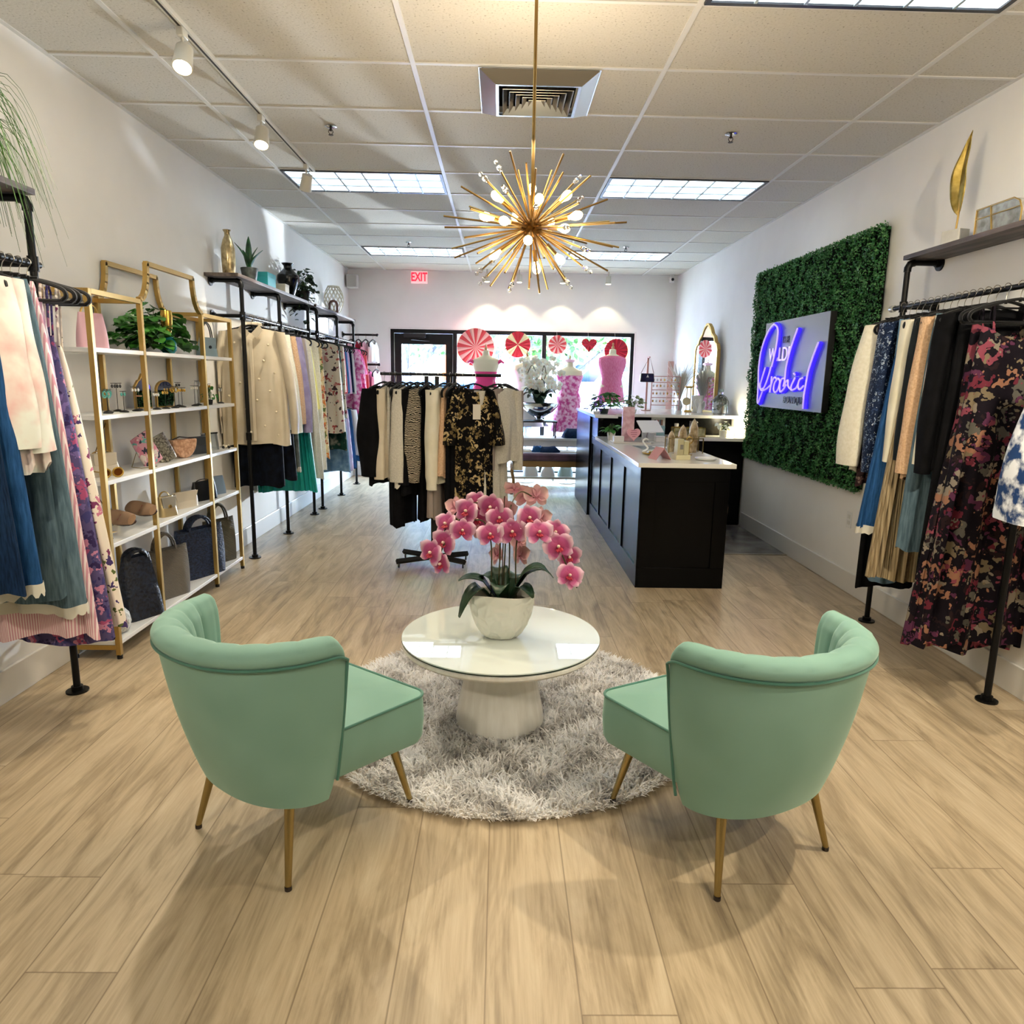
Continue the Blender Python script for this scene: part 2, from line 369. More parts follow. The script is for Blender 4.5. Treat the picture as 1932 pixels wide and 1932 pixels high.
# ------------------------------------------------------------------ track lighting
M_TRK = plain('track_white', '#d8d4c8', .4)
M_LENS = plain('lit_lens', '#fff4dc', .3, emit='#ffe9c0', es=14)
def track(x, y0, y1, heads, label, headlabels, aim, power):
    t = thing('track_rail', label, 'track light rail', (x, (y0+y1)/2, H))
    h = (y1-y0)/2
    MB().box(-.017, .017, -h, h, -.022, 0).build('rail', M_TRK, t, smooth=False, bevel=.002)
    MB().box(-.005, .005, -h+.02, h-.02, -.0235, -.0215).build('slot', plain('track_slot', '#2c261f', .6), t, smooth=False)
    MB().box(-.022, .022, -.10, .10, -.032, -.022).build('feed_box', M_TRK, t, smooth=False, bevel=.003)
    for (y, tgt, pw), hl in zip(heads, headlabels):
        hd = thing('track_spotlight', hl, 'spotlight', (x, y, H-.024), 0, 'white spotlights on the ceiling tracks')
        MB().box(-.014, .014, -.03, .03, -.035, 0).build('adapter', M_TRK, hd, bevel=.003)
        MB().cyl((0, 0, -.035), (0, 0, -.085), .006, n=10).build('stem', M_TRK, hd)
        d = (Vector(tgt)-Vector((x, y, H-.14))).normalized()
        hp = Vector((0, 0, -.11)); q = d.to_track_quat('-Z', 'Y')
        can = MB().lathe([(.02, .05), (.036, .045), (.040, -.02), (.043, -.062), (.038, -.062), (.036, -.05)], n=24, cap=True)
        can.build('lamp_head', M_TRK, hd, loc=hp, rot=q.to_euler())
        MB().lathe([(.0355, -.0515), (.0355, -.054)], n=24).build('lens', M_LENS, hd, loc=hp, rot=q.to_euler())
        p = Vector((x, y, H-.024))+hp+d*.075
        lamp('spot_beam', 'SPOT', p, pw, WARM, tgt, spot_size=R_(84), spot_blend=.8, shadow_soft_size=.03)
TL = -1.405
track(TL, -1.4, 5.56, [(-.9, (-1.7, 1.6, 0), 80), (1.4, (-2.2, 3.4, 1.5), 60), (3.40, (-1.25, 2.2, .6), 60), (4.42, (-1.3, 3.4, .5), 50), (5.37, (-2.0, 6.2, .9), 50)],
      'long white track rail on the ceiling along the left', ['white spotlight behind the viewer at the start of the left track', 'white spotlight of the left track above the near garment rack', 'largest lit white spotlight at the upper left', 'middle lit white spotlight of the left track', 'smallest spotlight, at the far end of the left track'], None, 60)
track(1.75, -1.4, 2.2, [(-.7, (.9, 2.0, 0), 50), (.3, (1.8, 1.5, 0), 60), (1.3, (2.45, 3.2, 1.7), 110), (2.0, (1.25, 1.9, 0), 85)],
      'white track rail on the ceiling behind the viewer at the right', ['spotlight at the rear end of the hidden right track', 'second spotlight of the hidden right track', 'third spotlight of the hidden right track', 'front spotlight of the hidden right track'], None, 60)

# wall-wash canisters over the storefront
for x, l in ((-.216, 'leftmost of the four small spotlights over the storefront'), (.234, 'second small spotlight from the left over the storefront'), (.84, 'third small spotlight from the left over the storefront'), (1.478, 'rightmost of the four small spotlights over the storefront')):
    t = thing('ceiling_spotlight', l, 'spotlight', (x, 10.22, H), 0, 'spotlights over the storefront')
    MB().cyl((0, 0, 0), (0, 0, -.06), .012, n=12).build('stem', M_TRK, t)
    MB().lathe([(.03, -.06), (.036, -.07), (.038, -.165), (.034, -.165)], n=24).build('canister', M_TRK, t)
    MB().lathe([(.033, -.166), (.033, -.169)], n=20).build('lens', M_LENS, t)
    lamp('wash_beam', 'SPOT', (x, 10.22, H-.18), 8, (1, .90, .58), (x, 10.36, 0), spot_size=R_(88), spot_blend=.3, shadow_soft_size=.02)

# exit sign, speaker, camera, outlet
t = thing('exit_sign', 'red and white EXIT sign hanging at the far wall', 'exit sign', (-1.18, 10.40, H))
MB().box(-.03, .03, -.02, .02, -.02, 0).build('canopy', WHITE, t, smooth=False)
MB().box(-.115, .115, -.018, .018, -.185, -.02).build('sign_body', plain('exit_white', '#e6dcdc', .4, emit='#ffb0b0', es=.35), t, smooth=False, bevel=.004)
def text(body, size, mat, parent, loc, rot, ext=.004, name='lettering', align='CENTER', bevel=0, offset=0):
    c = bpy.data.curves.new(name, 'FONT'); c.body = body; c.size = size; c.align_x = align; c.align_y = 'CENTER'; c.extrude = ext; c.bevel_depth = bevel
    tmp = bpy.data.objects.new(name+'_source', c); COL.objects.link(tmp); tmp.data.offset = offset
    me = bpy.data.meshes.new_from_object(tmp); bpy.data.objects.remove(tmp); bpy.data.curves.remove(c); me.materials.clear(); me.materials.append(mat)
    o = bpy.data.objects.new(name, me); COL.objects.link(o); o.location = loc; o.rotation_euler = rot
    if parent: o.parent = parent
    return o
tx = text('EXIT', .155, plain('exit_red', '#e0203a', .4, emit='#ff2038', es=.9), t, (0, -.019, -.104), (PI/2, 0, 0), .002, offset=.004)
tx.scale = (.72, 1.05, 1)
t = thing('wall_speaker', 'white box speaker in the far left corner near the ceiling', 'speaker', (-2.10, 10.30, 2.80))
MB().box(-.075, .075, -.07, .07, -.13, .05).build('cabinet', plain('speaker_white', '#cfccc6', .5), t, bevel=.012)
MB().box(-.062, .062, -.074, -.069, -.112, .032).build('grille', plain('speaker_grille', '#bab7b0', .8), t, bevel=.004)
MB().cyl((-.03, .05, -.04), (-.03, .18, -.04), .014).build('bracket', WHITE, t)
t = thing('security_camera', 'small white security camera in the far right ceiling corner', 'camera', (2.40, 10.38, H))
MB().cyl((0, 0, 0), (0, 0, -.03), .03).build('base', WHITE, t)
MB().box(-.03, .03, -.06, .03, -.11, -.03).build('body', WHITE, t, bevel=.01)
MB().cyl((0, -.061, -.07), (0, -.066, -.07), .02).build('lens', BLK, t)
t = thing('wall_outlet', 'white electrical outlet on the right wall below the green panel', 'outlet', (XR, 4.90, .513))
MB().box(-.006, 0, -.037, .037, -.058, .058).build('cover_plate', WHITE, t, bevel=.003)
for z in (-.022, .022): MB().box(-.009, -.005, -.017, .017, z-.014, z+.014).build('socket', plain('socket_white', '#d9d7d0', .4), t, bevel=.004)

# ================================================================== SEATING GROUP
M_VEL, nt, b = newmat('mint_velvet')
lw = N(nt, 'ShaderNodeTexNoise'); lw.inputs['Scale'].default_value = 420; nt.links.new(coord(nt), lw.inputs['Vector'])
nl = N(nt, 'ShaderNodeTexNoise'); nl.inputs['Scale'].default_value = 3; nt.links.new(coord(nt), nl.inputs['Vector'])
nt.links.new(ramp(nt, nl.outputs[0], [(.3, '#7aa191'), (.7, '#8bb2a3')]), b.inputs['Base Color'])
b.inputs['Roughness'].default_value = .72; b.inputs['Sheen Weight'].default_value = .8; b.inputs['Sheen Roughness'].default_value = .35; b.inputs['Sheen Tint'].default_value = lin('#cfeadb'); b.inputs['Specular IOR Level'].default_value = .25
bump(nt, b, lw.outputs[0], .12, .001)
M_PIPE = plain('velvet_piping', '#3f7565', .7, sheen=.3)
CH_S = .0
def chair(label, loc, rz):
    """local: x right, y forward"""
    t = thing('accent_chair', label, 'chair', loc, rz, 'mint accent chairs around the coffee table')
    zb, zs, zt = .24, .70, .75
    def plan(u, z):
        k = (z-zb)/(zt-zb); k = max(0, min(1, k)); a = abs(u); s_ = 1 if u >= 0 else -1
        Wd = .272+.066*k**.85; D = .165+.16*k**.8; yb = -.290-.130*k**.9
        ph = a*PI/2
        x = s_*Wd*(math.sin(ph)**.82 if a > 0 else 0); y = yb + D*(1-math.cos(ph))**.95
        return Vector((x, y, 0))
    def pn(u, z):
        e = 1e-3; d = plan(min(1, u+e), z)-plan(max(-1, u-e), z); n = Vector((-d.y, d.x, 0))   # inward (towards +y)
        return n.normalized()
    nu = 97
    us = [-1+2*i/(nu-1) for i in range(nu)]
    def seamz(u):  # rear seam height: dips at the wing edge
        a = abs(u); return zs - (.018*((a-.90)/.10)**2 if a > .90 else 0)
    shell = []
    nv = 14
    for j in range(nv):
        for u in us:
            z = zb+(seamz(u)-zb)*j/(nv-1); p = plan(u, z); bul = .010*math.sin(PI*j/(nv-1))
            q = p-pn(u, z)*bul; shell.append((q.x, q.y, z))
    mb = MB(); mb.grid(shell, nu, nv)
    bot = [Vector((p[0], p[1], zb)) for p in shell[:nu]]
    bc = [(q.x*.86, q.y*.80, zb-.006) for q in bot]
    mb.grid([tuple(q) for q in bot]+bc, nu, 2)
    mb.build('back_shell', M_VEL, t, angle=60)
    prof = [(0, 0), (-.007, .008), (-.008, .022), (.0, .036), (.018, .049), (.045, .055), (.072, .048), (.086, .026), (.094, 0), (.092, -.06), (.082, -.13), (.070, -.20), (.060, -.26), (.05, -.32)]
    # resample the profile smoothly
    P2 = []
    for i in range(len(prof)-1):
        p0 = prof[max(0, i-1)]; p1 = prof[i]; p2 = prof[i+1]; p3 = prof[min(len(prof)-1, i+2)]
        for q in range(3):
            s_ = q/3; f_ = lambda a, b_, c, d: .5*((2*b_)+(-a+c)*s_+(2*a-5*b_+4*c-d)*s_*s_+(-a+3*b_-3*c+d)*s_**3)
            P2.append((f_(p0[0], p1[0], p2[0], p3[0]), f_(p0[1], p1[1], p2[1], p3[1])))
    P2.append(prof[-1])
    cu = []; NCH = 11
    for (n_, dz) in P2:
        for u in us:
            a = abs(u); sz = seamz(u); e = 1.0
            if a > .91: e = math.sqrt(max(0, 1-((a-.91)/.09)**2))
            wing = 1-.28*max(0, (a-.55)/.45)
            z = sz + (dz*e if dz > 0 else dz*(1-.0*e))
            groove = abs(math.sin(u*NCH*PI/2)); gd = -.010*(1-groove)**2.2*(1 if n_ > .0 else 0)*e
            p = plan(u, min(z, zt)); q = p + pn(u, z)*((max(n_, 0) if n_ > 0 else n_)*e*wing + (gd if n_ > .03 else gd*.4))
            cu.append((q.x, q.y, z + (gd*.5 if dz > .06 else 0)))
    MB().grid(cu, nu, len(P2)).build('back_cushion', M_VEL, t, angle=70)
    # piping along seam and wing edges
    pl = []
    for i in range(12): z = zb+.03+(seamz(-1)-zb-.03)*i/12; p = plan(-1, z); pl.append((p.x-.011*(1-i/12)-.003, p.y+.004, z))
    for u in us: p = plan(u, seamz(u))-pn(u, seamz(u))*.009; pl.append((p.x, p.y, seamz(u)))
    for i in range(12): z = seamz(1)-(seamz(1)-zb-.03)*i/12; p = plan(1, z); pl.append((p.x+.011*i/12+.003, p.y+.004, z))
    MB().tube(pl, .0048, 8).build('back_piping', M_PIPE, t)
    # side closing strip between shell edge and the seat is the seat box itself
    def rrect(hw, y0, y1, r, hw0=None):
        hw0 = hw0 or hw; pts = []
        for (cx, cy, a0) in ((hw-r, y1-r, 90), (-(hw-r), y1-r, 180)):
            pass
        for (cx, cy, a0, a1) in ((hw0-r, y0+r, -90, 0), (hw-r, y1-r, 0, 90), (-(hw-r), y1-r, 90, 180), (-(hw0-r), y0+r, 180, 270)):
            for i in range(7): a = R_(a0+(a1-a0)*i/6); pts.append((cx+r*math.cos(a), cy+r*math.sin(a)))
        return pts
    rows = []
    ztop, zbt = .415, .262
    lv = [(zbt-.004, -.06), (zbt, -.012), (zbt+.02, 0), ((zbt+ztop)/2, .006), (ztop-.02, .003), (ztop, 0)]
    base = rrect(.272, -.17, .300, .045, .235)
    m_ = len(base)
    for z, o_ in lv:
        for (x, y) in base:
            l = math.hypot(x, y-.03); rows.append((x+x/l*o_, y+(y-.03)/l*o_, z - (.012 if z < .3 and y > .1 else 0)))
    seat = MB(); seat.grid(rows, m_, len(lv), cu=True); seat.f.append(tuple(range(m_))); seat.mi.append(0)
    seat.build('seat', M_VEL, t, angle=50)
    top = []
    for k in range(7):
        s_ = 1-k/6.2
        for (x, y) in base: top.append((x*s_, .03+(y-.03)*s_, ztop+.032*(1-s_**2.6)))
    tp = MB(); tp.grid(top, m_, 7, cu=True); tp.f.append(tuple(range(6*m_, 7*m_))); tp.mi.append(0)
    tp.build('seat_cushion', M_VEL, t, angle=50)
    MB().tube([(x*1.004, .03+(y-.03)*1.004, ztop+.001) for x, y in base], .0048, 8, closed=True).build('seat_piping', M_PIPE, t)
    for (x0, y0, x1, y1, zf) in ((-.185, -.195, -.235, -.250, 0), (.185, -.195, .235, -.250, 0), (-.19, .20, -.232, .250, .022), (.19, .20, .232, .250, .022)):
        l = MB(); l.tube([(x0, y0, .27), (x1, y1, zf+.012)], [.0165, .0095], 14); lo = l.build('leg', BRASS, t)
        MB().tube([(x1, y1, zf+.012), (x1, y1, zf)], [.0105, .0105], 12).build('foot_cap', plain('foot_rubber', '#2b211a', .6), lo)
    return t
chair('mint velvet wingback chair on the left of the round coffee table', (-.63, 2.14, 0), R_(53-90))
chair('mint velvet wingback chair on the right of the round coffee table', (.733, 2.10, 0), R_(118-90))

# rug
def yarn(name, col):
    m, nt, b = newmat(name); d = N(nt, 'ShaderNodeBsdfDiffuse'); tl = N(nt, 'ShaderNodeBsdfTranslucent'); mx = N(nt, 'ShaderNodeMixShader'); mx.inputs[0].default_value = .42
    d.inputs[0].default_value = lin(col); tl.inputs[0].default_value = lin(col); nt.links.new(d.outputs[0], mx.inputs[1]); nt.links.new(tl.outputs[0], mx.inputs[2]); nt.links.new(mx.outputs[0], nt.nodes['Material Output'].inputs[0]); return m
RC = (.045, 2.925); RR = .815
t = thing('shag_rug', 'round shaggy cream and grey rug under the coffee table', 'rug', (RC[0], RC[1], 0))
MB().lathe([(.01, .001), (RR-.02, .001), (RR-.015, .006), (RR-.02, .010), (.01, .010)], n=96).build('rug_backing', plain('rug_backing', '#d2cabd', .95), t)
rng = np.random.default_rng(3)
n = 42000
ra = RR*np.sqrt(rng.random(n)); th = rng.random(n)*2*PI
px, py = ra*np.cos(th), ra*np.sin(th)
cl_ = np.sin(px*31+3*np.sin(py*27))*2.2+np.cos(py*37+2.5*np.sin(px*29))*2.2      # clumped lean direction
ang = cl_+rng.normal(0, .9, n); Ln = .024+.026*rng.random(n); lean = .35+.55*rng.random(n)
edge = np.clip((ra-RR+.06)/.06, 0, 1)
ang = np.where(edge > .3, th+rng.normal(0, .7, n), ang)
dx, dy = np.cos(ang), np.sin(ang); wx, wy = -dy, dx; w0 = .0016+.0024*rng.random(n)
Vv = np.zeros((n, 6, 3))
for k, (s_, zz, ww) in enumerate(((0, 0, 1.0), (.45, .62, .9), (1.0, .80, .15))):
    cx = px+dx*Ln*lean*s_*1.2; cy = py+dy*Ln*lean*s_*1.2; cz = .008+Ln*zz*(1-.35*edge)
    Vv[:, 2*k, 0] = cx-wx*w0*ww; Vv[:, 2*k, 1] = cy-wy*w0*ww; Vv[:, 2*k, 2] = cz
    Vv[:, 2*k+1, 0] = cx+wx*w0*ww; Vv[:, 2*k+1, 1] = cy+wy*w0*ww; Vv[:, 2*k+1, 2] = cz
base_ = (np.arange(n)*6)[:, None]
Fq = np.concatenate([base_+np.array([[0, 1, 3, 2]]), base_+np.array([[2, 3, 5, 4]])], 0)
tone = np.sin(px*23+3*np.sin(py*17))+np.cos(py*19+2*np.sin(px*13))+rng.normal(0, .9, n)
mi = np.where(tone > .5, 0, np.where(tone > -.9, 1, 2)); mi = np.concatenate([mi, mi])
rp = npmesh('pile', Vv.reshape(-1, 3), Fq, [yarn('pile_cream', '#ffffff'), yarn('pile_sand', '#f4f2f0'), yarn('pile_grey', '#cbc8c5')], t, mi=mi)
rp['kind'] = 'stuff'

# coffee table
TC = (.015, 2.80); TZ = .41
t = thing('coffee_table', 'round white pedestal coffee table with glass top on shaggy rug', 'table', (TC[0], TC[1], .03))
M_PED = mottled('whitewashed_wood', '#e2dfd6', '#efede6', 2.2, .45, sc3=(14, 14, 1.2), detail=4)
MB().lathe([(.05, .0), (.186, .0), (.188, .01), (.182, .05), (.160, .16), (.142, .26), (.134, .335), (.05, .335)], n=64).build('pedestal', M_PED, t)
MB().lathe([(.02, .335), (.385, .335), (.405, .343), (.4125, .352), (.4125, .364), (.405, .3705), (.02, .3705)], n=96).build('tabletop', M_PED, t)
M_GT, nt, b = newmat('glass_top'); b.inputs['Base Color'].default_value = lin('#dfe8e2'); b.inputs['Roughness'].default_value = .03; b.inputs['Specular IOR Level'].default_value = .6; b.inputs['Coat Weight'].default_value = 1; b.inputs['Coat IOR'].default_value = 2.1; b.inputs['Coat Roughness'].default_value = .01
MB().lathe([(.02, .3725), (.4115, .3725), (.4125, .375), (.4115, .379), (.02, .379)], n=96).build('glass_top', M_GT, t)
MB().lathe([(.405, .3704), (.4132, .3704), (.4132, .3745), (.405, .3745)], n=96, cap=False).build('edge_gasket', plain('dark_edge', '#23312b', .3), t)

# vase (hammered oval bowl)
VX, VY = .015, 2.765
vz = .03+.380
t = thing('orchid_vase', 'white hammered oval vase on the coffee table', 'vase', (VX, VY, vz))
pr_ = [(.058, 0), (.066, .002), (.086, .020), (.109, .058), (.125, .102), (.134, .146), (.138, .188), (.134, .192), (.128, .186), (.11, .13)]
cells = []
rg = random.Random(11)
for _ in range(110): cells.append((rg.uniform(0, 2*PI), rg.uniform(-.01, .21)))
vv = []; nn = 220; rws = 76
def prof_at(s_):
    x = s_*(len(pr_)-1); i = min(int(x), len(pr_)-2); f_ = x-i; return (pr_[i][0]*(1-f_)+pr_[i+1][0]*f_, pr_[i][1]*(1-f_)+pr_[i+1][1]*f_)
for j in range(rws):
    s_ = j/(rws-1); r, z = prof_at(s_)
    for k in range(nn):
        a = 2*PI*k/nn; d1 = 9; d2 = 9
        for (ca, cz) in cells:
            da = abs(a-ca); da = min(da, 2*PI-da); d = math.hypot(da*.115, z-cz)
            if d < d1: d2 = d1; d1 = d
            elif d < d2: d2 = d
        dent = -.0085*min(1, (d2-d1)/.022) if .03 < s_ < .7 else 0
        wob = .004*math.sin(3*a+1)*(1 if s_ > .6 else 0)
        vv.append(((r+dent)*math.cos(a), (r+dent)*.62*math.sin(a), z+wob))
vm = MB(); vm.grid(vv, nn, rws, cu=True); vm.f.append(tuple(reversed(range(nn)))); vm.mi.append(0)
vm.build('bowl', plain('matte_ceramic', '#dedbd0', .42), t, angle=60)
MB().lathe([(.001, .165), (.115, .160), (.118, .150)], n=32, sy=.62, cap=False).build('moss', mottled('moss', '#2a2a20', '#6d6a5c', 60, .95), t)

# orchids
def petal_mat(name, c0, c1, c2, r=.045):
    m, nt, b = newmat(name); tc = N(nt, 'ShaderNodeTexCoord'); ln = N(nt, 'ShaderNodeVectorMath', operation='LENGTH'); nt.links.new(tc.outputs['Object'], ln.inputs[0])
    mr = N(nt, 'ShaderNodeMapRange'); mr.inputs['From Max'].default_value = r; nt.links.new(ln.outputs['Value'], mr.inputs['Value'])
    nt.links.new(ramp(nt, mr.outputs[0], [(.15, c0), (.68, c1), (1.0, c2)]), b.inputs['Base Color']); b.inputs['Roughness'].default_value = .55
    b.inputs['Subsurface Weight'].default_value = .0; b.inputs['Sheen Weight'].default_value = .2; return m
P_MAG = petal_mat('petal_magenta', '#a3245c', '#bf4f88', '#f0c6d6'); P_PALE = petal_mat('petal_pale', '#d98f9f', '#dba5a8', '#e3bdb6'); P_WH = petal_mat('petal_white', '#e9e8c8', '#efeee2', '#f4f3ea')
LIP = plain('orchid_lip', '#b8263f', .5); LIPC = plain('orchid_column', '#f0d3c0', .5)
def petal(mb, ang, L_, Wd, cup=.12, z0=0.0):
    pts = []; nu_, nv_ = 7, 8; ca, sa = math.cos(ang), math.sin(ang)
    for j in range(nv_):
        v = j/(nv_-1); ww = Wd*.5*max(.06, math.sqrt(max(0, 1-((v-.54)/.54 if v < .54 else (v-.54)/.46)**2)))
        for i in range(nu_):
            u = -1+2*i/(nu_-1); x = u*ww; y = v*L_; z = z0+cup*L_*(v*v*.8)-cup*ww*u*u*1.2+.0015*math.sin(9*v+3*u)
            pts.append((x*ca-y*sa, x*sa+y*ca, z))
    mb.grid(pts, nu_, nv_)
def flower_mesh(parent, name, pm, s_=1.0, lip=None):
    LIP_ = lip or (LIP if pm is not P_WH else LIPC)
    mb = MB()
    for a in (0, 128, -128): petal(mb, R_(a), .047*s_, .030*s_, .06)
    for a in (68, -68): petal(mb, R_(a), .051*s_, .052*s_, .22, .003)
    mb.cur = 1
    for a in (180, 150, 210): petal(mb, R_(a), .017*s_, .013*s_, .8, .004)
    mb.cur = 2; mb.ball((0, .002*s_, .008*s_), .0052*s_, 8, 6, sz=1.4)
    return mb.build(name, [pm, LIP_, LIPC], parent)
def orient(o, face, roll=0, tilt=0):
    q = Vector(face).normalized().to_track_quat('Z', 'Y'); o.rotation_euler = (q.to_matrix() @ Matrix.Rotation(roll, 3, 'Z')).to_euler()
LEAFM = mottled('orchid_leaf', '#16301c', '#24452a', 4, .38)
def strap_leaf(mb, base, az, L_, Wd, rise, droop, n=10):
    pts = []
    for j in range(n):
        v = j/(n-1); ww = Wd*.5*math.sin(PI*(v*.86+.12))**.6; out = L_*(v-.12*v*v); zz = rise*math.sin(v*PI*.62)-droop*v*v*v+.05*min(1, v*3)
        for u in (-1, -.5, 0, .5, 1):
            cx, cy = math.cos(az), math.sin(az); pts.append((base[0]+cx*out-cy*u*ww, base[1]+cy*out+cx*u*ww, base[2]+zz+.16*ww*u*u*2))
    mb.grid(pts, 5, n)
OP = thing('orchid_plant', 'pink orchids with arching stems in the white hammered vase', 'orchid', (VX, VY, vz+.162))
def wpt(x, y, z): return (x-VX, y-VY, z-(vz+.162))
for (az, L_, Wd, rise, dr, bx) in ((182, .17, .066, .045, .015, -.02), (205, .15, .075, .01, .12, -.045), (10, .20, .06, .09, .05, .03), (-8, .17, .07, .10, .02, .03), (150, .12, .06, .05, .03, 0), (60, .13, .06, .05, .04, .02), (-100, .10, .06, .03, .03, 0), (-40, .12, .06, .02, .04, .04), (100, .12, .06, .07, .02, 0)):
    lf = MB(); strap_leaf(lf, (bx, 0, 0), R_(az), L_*1.05, Wd*1.25, rise, dr); lf.build('leaf', LEAFM, OP, solid=.002)
STEM = plain('orchid_stem', '#4c4426', .6)
# flower spots (metres, at the plant's own depth)
fl_mag = [(-.262,2.66,.79),(-.215,2.70,.822),(-.222,2.65,.748),(-.208,2.72,.892),(-.143,2.68,.875),(-.128,2.73,.942),(-.088,2.80,.965),(-.032,2.72,.962),(.002,2.69,.925),(-.033,2.66,.865),(-.09,2.78,.90),(.052,2.67,.875),(.115,2.70,.925),(.155,2.66,.875),(.233,2.66,.82),(.222,2.72,.865),(.28,2.70,.772),(.278,2.66,.705),(.30,2.74,.672)]
fl_pale = [(.068,3.0,.99),(.16,2.98,.965),(.118,3.02,.955),(.03,2.88,.925),(-.10,2.86,.845),(-.18,2.88,.93),(.085,2.84,.80),(-.005,2.83,.745),(.09,2.86,.735),(.05,2.9,.835),(.175,2.9,.885),(-.02,2.86,.88)]
fm = None
def place_flowers(lst, pm, plant, name, wp, sc=1.0, face=(0, -1, .15), jit=.55, proto_s=1.0):
    proto = None
    for i, p in enumerate(lst):
        if proto is None: o = proto = flower_mesh(plant, name, pm, proto_s)
        else: o = proto.copy(); COL.objects.link(o)
        o.location = wp(*p); f_ = (face[0]+rnd.uniform(-jit, jit)+(p[0]-wp_c[0])*2.2, face[1]+rnd.uniform(-.2, .3), face[2]+rnd.uniform(-.35, .35)); orient(o, f_, rnd.uniform(-.3, .3))
        s_ = sc*rnd.uniform(.88, 1.12); o.scale = (s_,)*3
wp_c = (VX, VY)
place_flowers(fl_mag, P_MAG, OP, 'flower', wpt, 1.2)
place_flowers(fl_pale, P_PALE, OP, 'flower', wpt, 1.18, face=(.1, .6, .2), jit=.9)
def curve_pts(pts, n=8):
    out = []; P_ = [Vector(p) for p in pts]
    for i in range(len(P_)-1):
        a, b_, c, d = P_[max(0, i-1)], P_[i], P_[i+1], P_[min(len(P_)-1, i+2)]
        for q in range(n):
            s_ = q/n; out.append(.5*((2*b_)+(c-a)*s_+(2*a-5*b_+4*c-d)*s_*s_+(-a+3*b_-3*c+d)*s_**3))
    out.append(P_[-1]); return out
for st in ([(-.03,2.76,.56),(-.03,2.75,.80),(-.06,2.74,.90),(-.13,2.72,.90),(-.20,2.70,.84),(-.235,2.68,.77)], [(.0,2.78,.56),(.005,2.78,.85),(-.02,2.77,.95),(-.09,2.78,.97),(-.13,2.76,.95)],
           [(.02,2.78,.56),(.03,2.80,.85),(.05,2.86,.95),(.09,2.95,.99),(.15,2.98,.96)], [(.075,2.76,.56),(.07,2.74,.80),(.10,2.72,.90),(.17,2.70,.89),(.24,2.69,.80),(.29,2.69,.69),(.315,2.70,.645)], [(.04,2.80,.56),(.045,2.82,.78),(.03,2.83,.88),(.0,2.82,.80)]):
    MB().tube([wpt(*p) for p in curve_pts(st)], .0030, 7).build('stem', STEM, OP)
MB().tube([wpt(.015, 2.77, .56), wpt(.02, 2.77, 1.0)], .0022, 6).build('support_stake', plain('stake', '#3d2c1c', .7), OP)

# ================================================================== CHANDELIER
CX, CY, CZ = .112, 2.95, 2.052
CHA = thing('sputnik_chandelier', 'gold burst chandelier with bulbs, rods and crystals hanging from the ceiling', 'chandelier', (CX, CY, CZ))
RODM = plain('satin_brass', '#8f7446', .28, .95)
MB().cyl((0, 0, .05), (0, 0, H-CZ), .0068, n=12).build('hanging_rod', RODM, CHA)
MB().lathe([(.06, H-CZ-.03), (.065, H-CZ-.02), (.065, H-CZ)], n=32).build('canopy', RODM, CHA)
MB().ball((0, 0, 0), .042, 20, 12).build('hub', plain('dark_brass', '#5a3d18', .35, .9), CHA)
dirs = []
NR = 74
for i in range(NR):
    z = 1-2*(i+.5)/NR; ph = i*2.399963; r = math.sqrt(1-z*z); dirs.append(Vector((r*math.cos(ph), r*math.sin(ph), z*.86)).normalized())
rodp = MB().tube([(0, 0, .03), (0, 0, 1)], .0038, 8).build('rod', RODM, CHA)
cryp = None
BULB = plain('bulb_glow', '#ffe9c0', .3, emit='#ffc978', es=26); CRY = plain('crystal', '#ffffff', .03, trans=1)
bd = [(.0, .2, .9), (-.75, -.25, .55), (.72, -.3, .6), (-.9, -.3, .12), (.85, -.45, .15), (-.55, -.8, -.05), (.6, -.75, -.15), (-.1, -.9, -.42), (-.85, .1, -.6), (.15, .1, -.95), (.7, .45, -.6), (-.3, .8, .35), (.45, .85, .3), (.1, -.95, .35)]
bd = [Vector(d).normalized() for d in bd]
def q_euler(d): return d.to_track_quat('Z', 'Y').to_euler()
first = True; kcr = 0
for i, d in enumerate(dirs):
    if max(d.dot(b_) for b_ in bd) > .985 or d.z > .975: continue
    L_ = (rnd.choice((.30, .345, .375, .385)) if i % 4 else .31)*(1-.34*d.z*d.z)
    if first: o = rodp; first = False
    else: o = rodp.copy(); COL.objects.link(o)
    o.rotation_euler = q_euler(d); o.scale = (1, 1, L_)
    if i % 4 == 0:
        kcr += 1
        if cryp is None:
            m = MB(); m.ball((0, 0, .012), .011, 6, 4); m.ball((0, 0, .036), .0085, 6, 4); m.ball((0, 0, -.004), .006, 6, 4); cryp = m.build('crystal', CRY, CHA, smooth=False); c = cryp
        else: c = cryp.copy(); COL.objects.link(c)
        c.location = d*(L_+.004); c.rotation_euler = q_euler(d)
sk = bu = None
for d in bd:
    if sk is None:
        m = MB(); m.tube([(0, 0, .03), (0, 0, .13)], .0045, 8); m.tube([(0, 0, .13), (0, 0, .20)], .0115, 12); sk = m.build('socket', RODM, CHA)
        m = MB(); m.lathe([(.009, .198), (.011, .21), (.020, .232), (.0215, .246), (.017, .262), (.008, .271), (.001, .2725)], n=16); bu = m.build('bulb', BULB, CHA); a, b2 = sk, bu
    else:
        a = sk.copy(); COL.objects.link(a); b2 = bu.copy(); COL.objects.link(b2)
    a.rotation_euler = b2.rotation_euler = q_euler(d); a.scale = b2.scale = (.8, .8, .80-.16*d.z*d.z)
lamp('chandelier_glow', 'POINT', (CX, CY, CZ+.33), 14, WARM, shadow_soft_size=.25)
lamp('chandelier_glow', 'POINT', (CX, CY, CZ-.33), 14, WARM, shadow_soft_size=.25)

